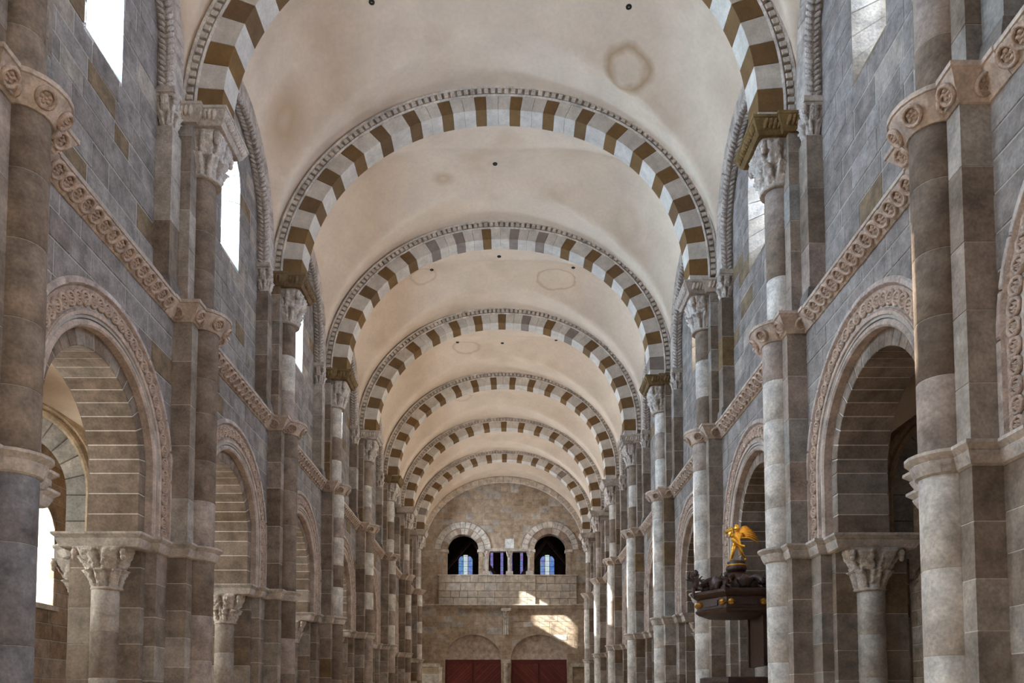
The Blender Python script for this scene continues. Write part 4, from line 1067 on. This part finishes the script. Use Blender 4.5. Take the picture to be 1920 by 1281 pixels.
# ------------------------------------------------------------------ pulpit and canopy
def hexa(r, cx, cy, z, rot=0, ry=1): return [(cx+r*math.cos(PI/3*i+rot), cy+r*ry*math.sin(PI/3*i+rot), z+E) for i in range(6)]
PX, PY = 4.80, 16.45
def loft(mb, rings, col=None):
    n = len(rings[0]); vs = [p for r in rings for p in r]; fs = []
    for k in range(len(rings)-1):
        for i in range(n): j = (i+1) % n; fs.append((k*n+i, k*n+j, (k+1)*n+j, (k+1)*n+i))
    fs.append(tuple(range(n))); fs.append(tuple((len(rings)-1)*n+i for i in range(n))); mb.add(vs, fs, col)
T = thing('pulpit_canopy', 'dark carved hexagonal wooden pulpit canopy with gilt corners, at a right-hand pier', 'canopy', (PX, PY, 1.8+E))
m = MB(); loft(m, [hexa(r, PX, PY, z) for r, z in ((.25, 1.80), (.80, 1.86), (.86, 1.90), (.88, 1.94), (.84, 1.97), (.84, 2.18), (.90, 2.22), (.97, 2.28), (.98, 2.33), (.90, 2.35), (.3, 2.36))]); m.build('sounding_board', DWOOD, T)
for i in range(6):
    a0, a1 = PI/3*i, PI/3*(i+1)
    m = MB()
    for t in (.12, .88):
        cx = PX+.85*((1-t)*math.cos(a0)+t*math.cos(a1)); cy = PY+.85*((1-t)*math.sin(a0)+t*math.sin(a1))
        lathe(m, [(.0, -.07), (.05, -.05), (.075, 0), (.05, .05), (0, .07)], (cx, cy, 2.08+E), 10)
        lathe(m, [(.0, -.03), (.10, 0), (.0, .03)], (cx, cy, 2.08+E), 8)
    m.build('gilt_ornament', DGOLD, T)
    m = MB(); loft(m, [[(PX+r*((1-t)*math.cos(a0)+t*math.cos(a1)), PY+r*((1-t)*math.sin(a0)+t*math.sin(a1)), z+E) for r, t, z in ((.83, .28, zz), (.83, .72, zz), (.87, .72, zz), (.87, .28, zz))] for zz in (2.02, 2.13)]); m.build('panel', DWOOD, T)
m = MB(); lathe(m, [(.62, 2.34), (.60, 2.45), (.48, 2.56), (.36, 2.62), (.30, 2.70), (.22, 2.74), (.17, 2.78)], (PX, PY, E), 18); m.build('dome', DWOOD, T, True)
m = MB(); lathe(m, [(.10, 2.76), (.19, 2.80), (.22, 2.86), (.20, 2.92), (.17, 2.95), (.19, 3.0), (.14, 3.03)], (PX, PY, E), 18); m.build('finial_base', DWOOD, T, True)
m = MB(); lathe(m, [(.20, 2.90), (.215, 2.925), (.20, 2.95)], (PX, PY, E), 18); m.build('gilt_band', DGOLD, T, True)
# scrolls climbing to the dome
def tube(mb, pts, rad, n=8, col=None):
    vs = []; fs = []
    for i, p in enumerate(pts):
        p = Vector(p); d = (Vector(pts[min(i+1, len(pts)-1)])-Vector(pts[max(i-1, 0)])).normalized()
        u = d.cross(Vector((0, 0, 1))); u = u.normalized() if u.length > .01 else Vector((1, 0, 0)); w = d.cross(u)
        r = rad(i/(len(pts)-1)) if callable(rad) else rad
        for k in range(n): a = 2*PI*k/n; vs.append(tuple(p+u*r*math.cos(a)+w*r*math.sin(a)))
    for i in range(len(pts)-1):
        for k in range(n): l = (k+1) % n; fs.append((i*n+k, i*n+l, (i+1)*n+l, (i+1)*n+k))
    fs.append(tuple(range(n))); fs.append(tuple((len(pts)-1)*n+k for k in range(n))); mb.add(vs, fs, col)
for i in range(6):
    a = PI/3*i+PI/6*0; m = MB(); pts = []
    for k in range(22):
        t = k/21
        if t < .3: q = t/.3; ang = PI*1.9*(1-q); rr = .05+.05*q; r = .74-.0+rr*math.cos(ang)-.06; z = 2.44+rr*math.sin(ang)
        elif t < .75: q = (t-.3)/.45; r = .78-.42*q; z = 2.44+.10*math.sin(PI*q)+.14*q
        else: q = (t-.75)/.25; ang = PI*.5+PI*1.6*q; r = .36+.07*math.cos(ang); z = 2.60+.07*math.sin(ang)
        pts.append((PX+r*math.cos(a), PY+r*math.sin(a), z+E))
    tube(m, pts, lambda t: .045+.02*math.sin(PI*t)); m.build('scroll', DWOOD, T, True)
for i in range(6):                                    # leafy cartouches between scrolls
    a = PI/3*i+PI/6; m = MB(); n = 14
    vs = []; fs = []
    for k in range(7):
        b = PI*k/6
        for q in range(n):
            c = 2*PI*q/n; rr = 1+.22*math.sin(5*c)*math.sin(b)
            x, y, z = .17*math.sin(b)*math.cos(c)*rr, .08*math.cos(b), .15*math.sin(b)*math.sin(c)*rr
            vs.append((PX+(.60+y)*math.cos(a)-x*math.sin(a), PY+(.60+y)*math.sin(a)+x*math.cos(a), 2.50+z+E))
    for k in range(6):
        for q in range(n): l = (q+1) % n; fs.append((k*n+q, k*n+l, (k+1)*n+l, (k+1)*n+q))
    m.add(vs, fs); m.build('cartouche', DWOOD, T, True)
m = MB(); m.box((5.22, 16.0, .8+E), (5.30, 17.0, 1.9+E)); m.box((5.19, 15.96, .8+E), (5.33, 16.04, 1.9+E)); m.box((5.19, 16.96, .8+E), (5.33, 17.04, 1.9+E)); m.box((5.3, 16.0, 1.7+E), (5.95, 17.0, 1.85+E)); m.build('back_panel', DWOOD, T)

def skin_obj(name, joints, edges, mtl, parent, root=0, sub=1):
    me = bpy.data.meshes.new(name); me.from_pydata([tuple(Vector(j[0])-WL[parent.name]) for j in joints], edges, [])
    o = bpy.data.objects.new(name, me); COL.objects.link(o); o.parent = parent; WL[o.name] = WL[parent.name].copy()
    md = o.modifiers.new('skin', 'SKIN'); md.use_smooth_shade = True
    for i, j in enumerate(joints):
        r = j[1]; me.skin_vertices[0].data[i].radius = (r, r)
    me.skin_vertices[0].data[root].use_root = True
    sm = o.modifiers.new('sub', 'SUBSURF'); sm.levels = sub; sm.render_levels = sub
    me.materials.append(mtl); return o
def figure(T, bx, by, bz, h, mtl, pose, face=-1):
    """small cherub; pose: dict of limb offsets; h = height; faces -Y (towards the camera)"""
    S = h
    def p(x, y, z): return (bx+x*S, by+y*S, bz+z*S)
    q = pose
    J = [(p(0, 0, .50), .085*S), (p(.01, 0, .60), .080*S), (p(.0, 0, .70), .10*S), (p(0, 0, .79), .045*S), (p(.0, -.01, .84), .05*S),
         (p(-.075, 0, .46), .075*S), (p(*q['lk']), .055*S), (p(*q['lf']), .034*S), (p(q['lf'][0], q['lf'][1]-.07, q['lf'][2]-.015), .022*S),
         (p(.075, 0, .46), .075*S), (p(*q['rk']), .055*S), (p(*q['rf']), .034*S), (p(q['rf'][0], q['rf'][1]-.07, q['rf'][2]-.015), .022*S),
         (p(-.12, 0, .74), .045*S), (p(*q['le']), .036*S), (p(*q['lh']), .026*S), (p(.12, 0, .74), .045*S), (p(*q['re']), .036*S), (p(*q['rh']), .026*S)]
    Ed = [(0, 1), (1, 2), (2, 3), (3, 4), (0, 5), (5, 6), (6, 7), (7, 8), (0, 9), (9, 10), (10, 11), (11, 12), (2, 13), (13, 14), (14, 15), (2, 16), (16, 17), (17, 18)]
    skin_obj('body', J, Ed, mtl, T)
    m = MB(); vs = []; fs = []; n = 14
    for k in range(11):
        b = PI*k/10
        for i in range(n):
            a = 2*PI*i/n; x, y, z = .075*math.sin(b)*math.cos(a), .085*math.sin(b)*math.sin(a), .10*math.cos(b)
            if y < 0 and abs(x) < .022: y -= .022*math.exp(-((z+.01)/.02)**2)              # nose
            if y < 0 and abs(abs(x)-.03) < .014 and abs(z-.018) < .015: y += .012             # eye sockets
            vs.append(p(x, y-.01, .91+z))
    for k in range(10):
        for i in range(n): l = (i+1) % n; fs.append((k*n+i, k*n+l, (k+1)*n+l, (k+1)*n+i))
    m.add(vs, fs); m.build('head', mtl, T, True)
    m = MB(); rr = random.Random(int(h*1000))
    for i in range(26):
        a = rr.random()*2*PI; b = rr.random()*1.5; x, y, z = .078*math.sin(b)*math.cos(a), .085*math.sin(b)*math.sin(a)+.012, .10*math.cos(b)
        if y < -.03 and z < .06: continue
        c = p(x, y, .915+z); r = .026*S; lathe(m, [(0, -r), (r*.8, -r*.5), (r, 0), (r*.7, r*.6), (0, r)], c, 6)
    m.build('hair', mtl, T, True)
# gilded angel with a trumpet on the finial
AX, AY, AZ, AH = PX+.02, PY, 3.01+E, .78
T = thing('angel_statue', 'gilded winged angel statue blowing a trumpet on top of the pulpit canopy', 'statue', (AX, AY, AZ))
figure(T, AX, AY, AZ, AH, GOLD, dict(lk=(-.13, -.10, .28), lf=(-.17, .0, .06), rk=(.10, -.06, .26), rf=(.24, .06, .10), le=(-.22, -.06, .68), lh=(-.16, -.13, .82), re=(.22, -.02, .70), rh=(.10, -.14, .78)))
m = MB(); tube(m, [(AX-.04*AH, AY-.12*AH, AZ+.88*AH), (AX-.2*AH, AY-.2*AH, AZ+.82*AH), (AX-.30*AH, AY-.26*AH, AZ+.78*AH), (AX-.36*AH, AY-.29*AH, AZ+.75*AH)], lambda t: .010+.028*t**3, 10); m.build('trumpet', DGOLD, T, True)
for q in (-1, 1):
    m = MB()
    for i in range(8):                                # long feathers fan outwards and back
        t = i/7; a = math.radians((-12+62*t) if q > 0 else (50+40*t)); l = ((.62-.20*t) if q > 0 else .30)*AH; w = .05*AH
        bx, by, bz = AX+q*.07*AH, AY+.09*AH, AZ+(.66+.10*t)*AH
        ex = (q*math.cos(a), .25+.5*(q < 0), math.sin(a)*.8)
        pts = [(bx+ex[0]*l*k/5, by+ex[1]*l*k/5, bz+ex[2]*l*k/5+.09*AH*math.sin(PI*k/5)) for k in range(6)]
        tube(m, pts, lambda u, w=w: w*(.5+.5*math.sin(PI*min(1, u*.75+.2)))*.62, 6)
    m.build('wing', GOLD, T, True)
m = MB(); pts = []
for k in range(12): t = k/11; pts.append((AX+(-.16+.34*t)*AH, AY+(-.10-.02*math.sin(PI*t))*AH, AZ+(.62-.22*t-.05*math.sin(PI*t))*AH))
tube(m, pts, lambda t: .035*AH+.012*AH*math.sin(9*t)); m.build('drapery', GOLD, T, True)
m = MB(); tube(m, [(AX+(.06+.11*math.sin(k*.7))*AH*0+AX*0+AX*0+AX+(.05+.10*k/8)*AH-AX, AY+.02, AZ+(.46-.28*k/8)*AH) for k in range(9)], lambda t: .05*AH*(1-.4*t)); m.build('drapery', GOLD, T, True)
# dark cherubs on the canopy corners
for i, (ang, hh, side) in enumerate(((PI, .62, 'far left'), (4*PI/3, .42, 'front left'), (5*PI/3, .42, 'front right'))):
    cx, cy = PX+.86*math.cos(ang), PY+.86*math.sin(ang)
    T = thing('cherub_figure', 'dark carved wooden cherub seated on the %s corner of the pulpit canopy' % side, 'statue', (cx, cy, 2.33+E), 'dark cherubs on the canopy corners')
    z0_ = 2.33+E-.36*hh+(0)
    figure(T, cx, cy, z0_, hh*1.15, DWOOD, dict(lk=(-.12, -.20, .42), lf=(-.12, -.24, .18), rk=(.14, -.18, .44), rf=(.20, -.10, .22), le=(-.24, -.02, .78), lh=(-.18, -.06, .98), re=(.20, -.08, .62), rh=(.10, -.18, .55)))
    for q in (-1, 1):
        m = MB()
        for f_ in range(4):
            a = math.radians(15+28*f_); l = .28*hh
            tube(m, [(cx+q*(.05*hh+math.cos(a)*l*k/3), cy+.06*hh+.05*hh*k/3, z0_+(.80*hh+math.sin(a)*l*k/3)) for k in range(4)], lambda t: .035*hh*(1.1-.6*t), 6)
        m.build('wing', DWOOD, T, True)
# hanging drop at the far left corner
T = thing('pulpit', 'dark hexagonal wooden pulpit, only its top rim in frame below the canopy', 'pulpit', (4.62, PY, -1.3+E))
QX = 4.80
m = MB(); loft(m, [hexa(r, QX, PY, z) for r, z in ((.15, -1.5), (.25, -1.2), (.55, -.75), (.62, -.68), (.64, .30), (.70, .36), (.76, .42), (.80, .46), (.80, .55), (.70, .57))]); m.build('tub', DWOOD, T)
for i in range(6):
    a0, a1 = PI/3*i, PI/3*(i+1); m = MB()
    loft(m, [[(QX+r*((1-t)*math.cos(a0)+t*math.cos(a1)), PY+r*((1-t)*math.sin(a0)+t*math.sin(a1)), z+E) for r, t in ((.63, .2), (.63, .8), (.67, .75), (.67, .25))] for z in (-.5, .15)]); m.build('panel', DWOOD, T)
m = MB(); lathe(m, [(.22, -E), (.22, -1.5), (.12, -1.45), (.12, -1.3)], (QX, PY, E), 12); m.build('stem', DWOOD, T)
print('objects', len(bpy.data.objects), 'tris', sum(len(p.vertices)-2 for me in bpy.data.meshes for p in me.polygons))
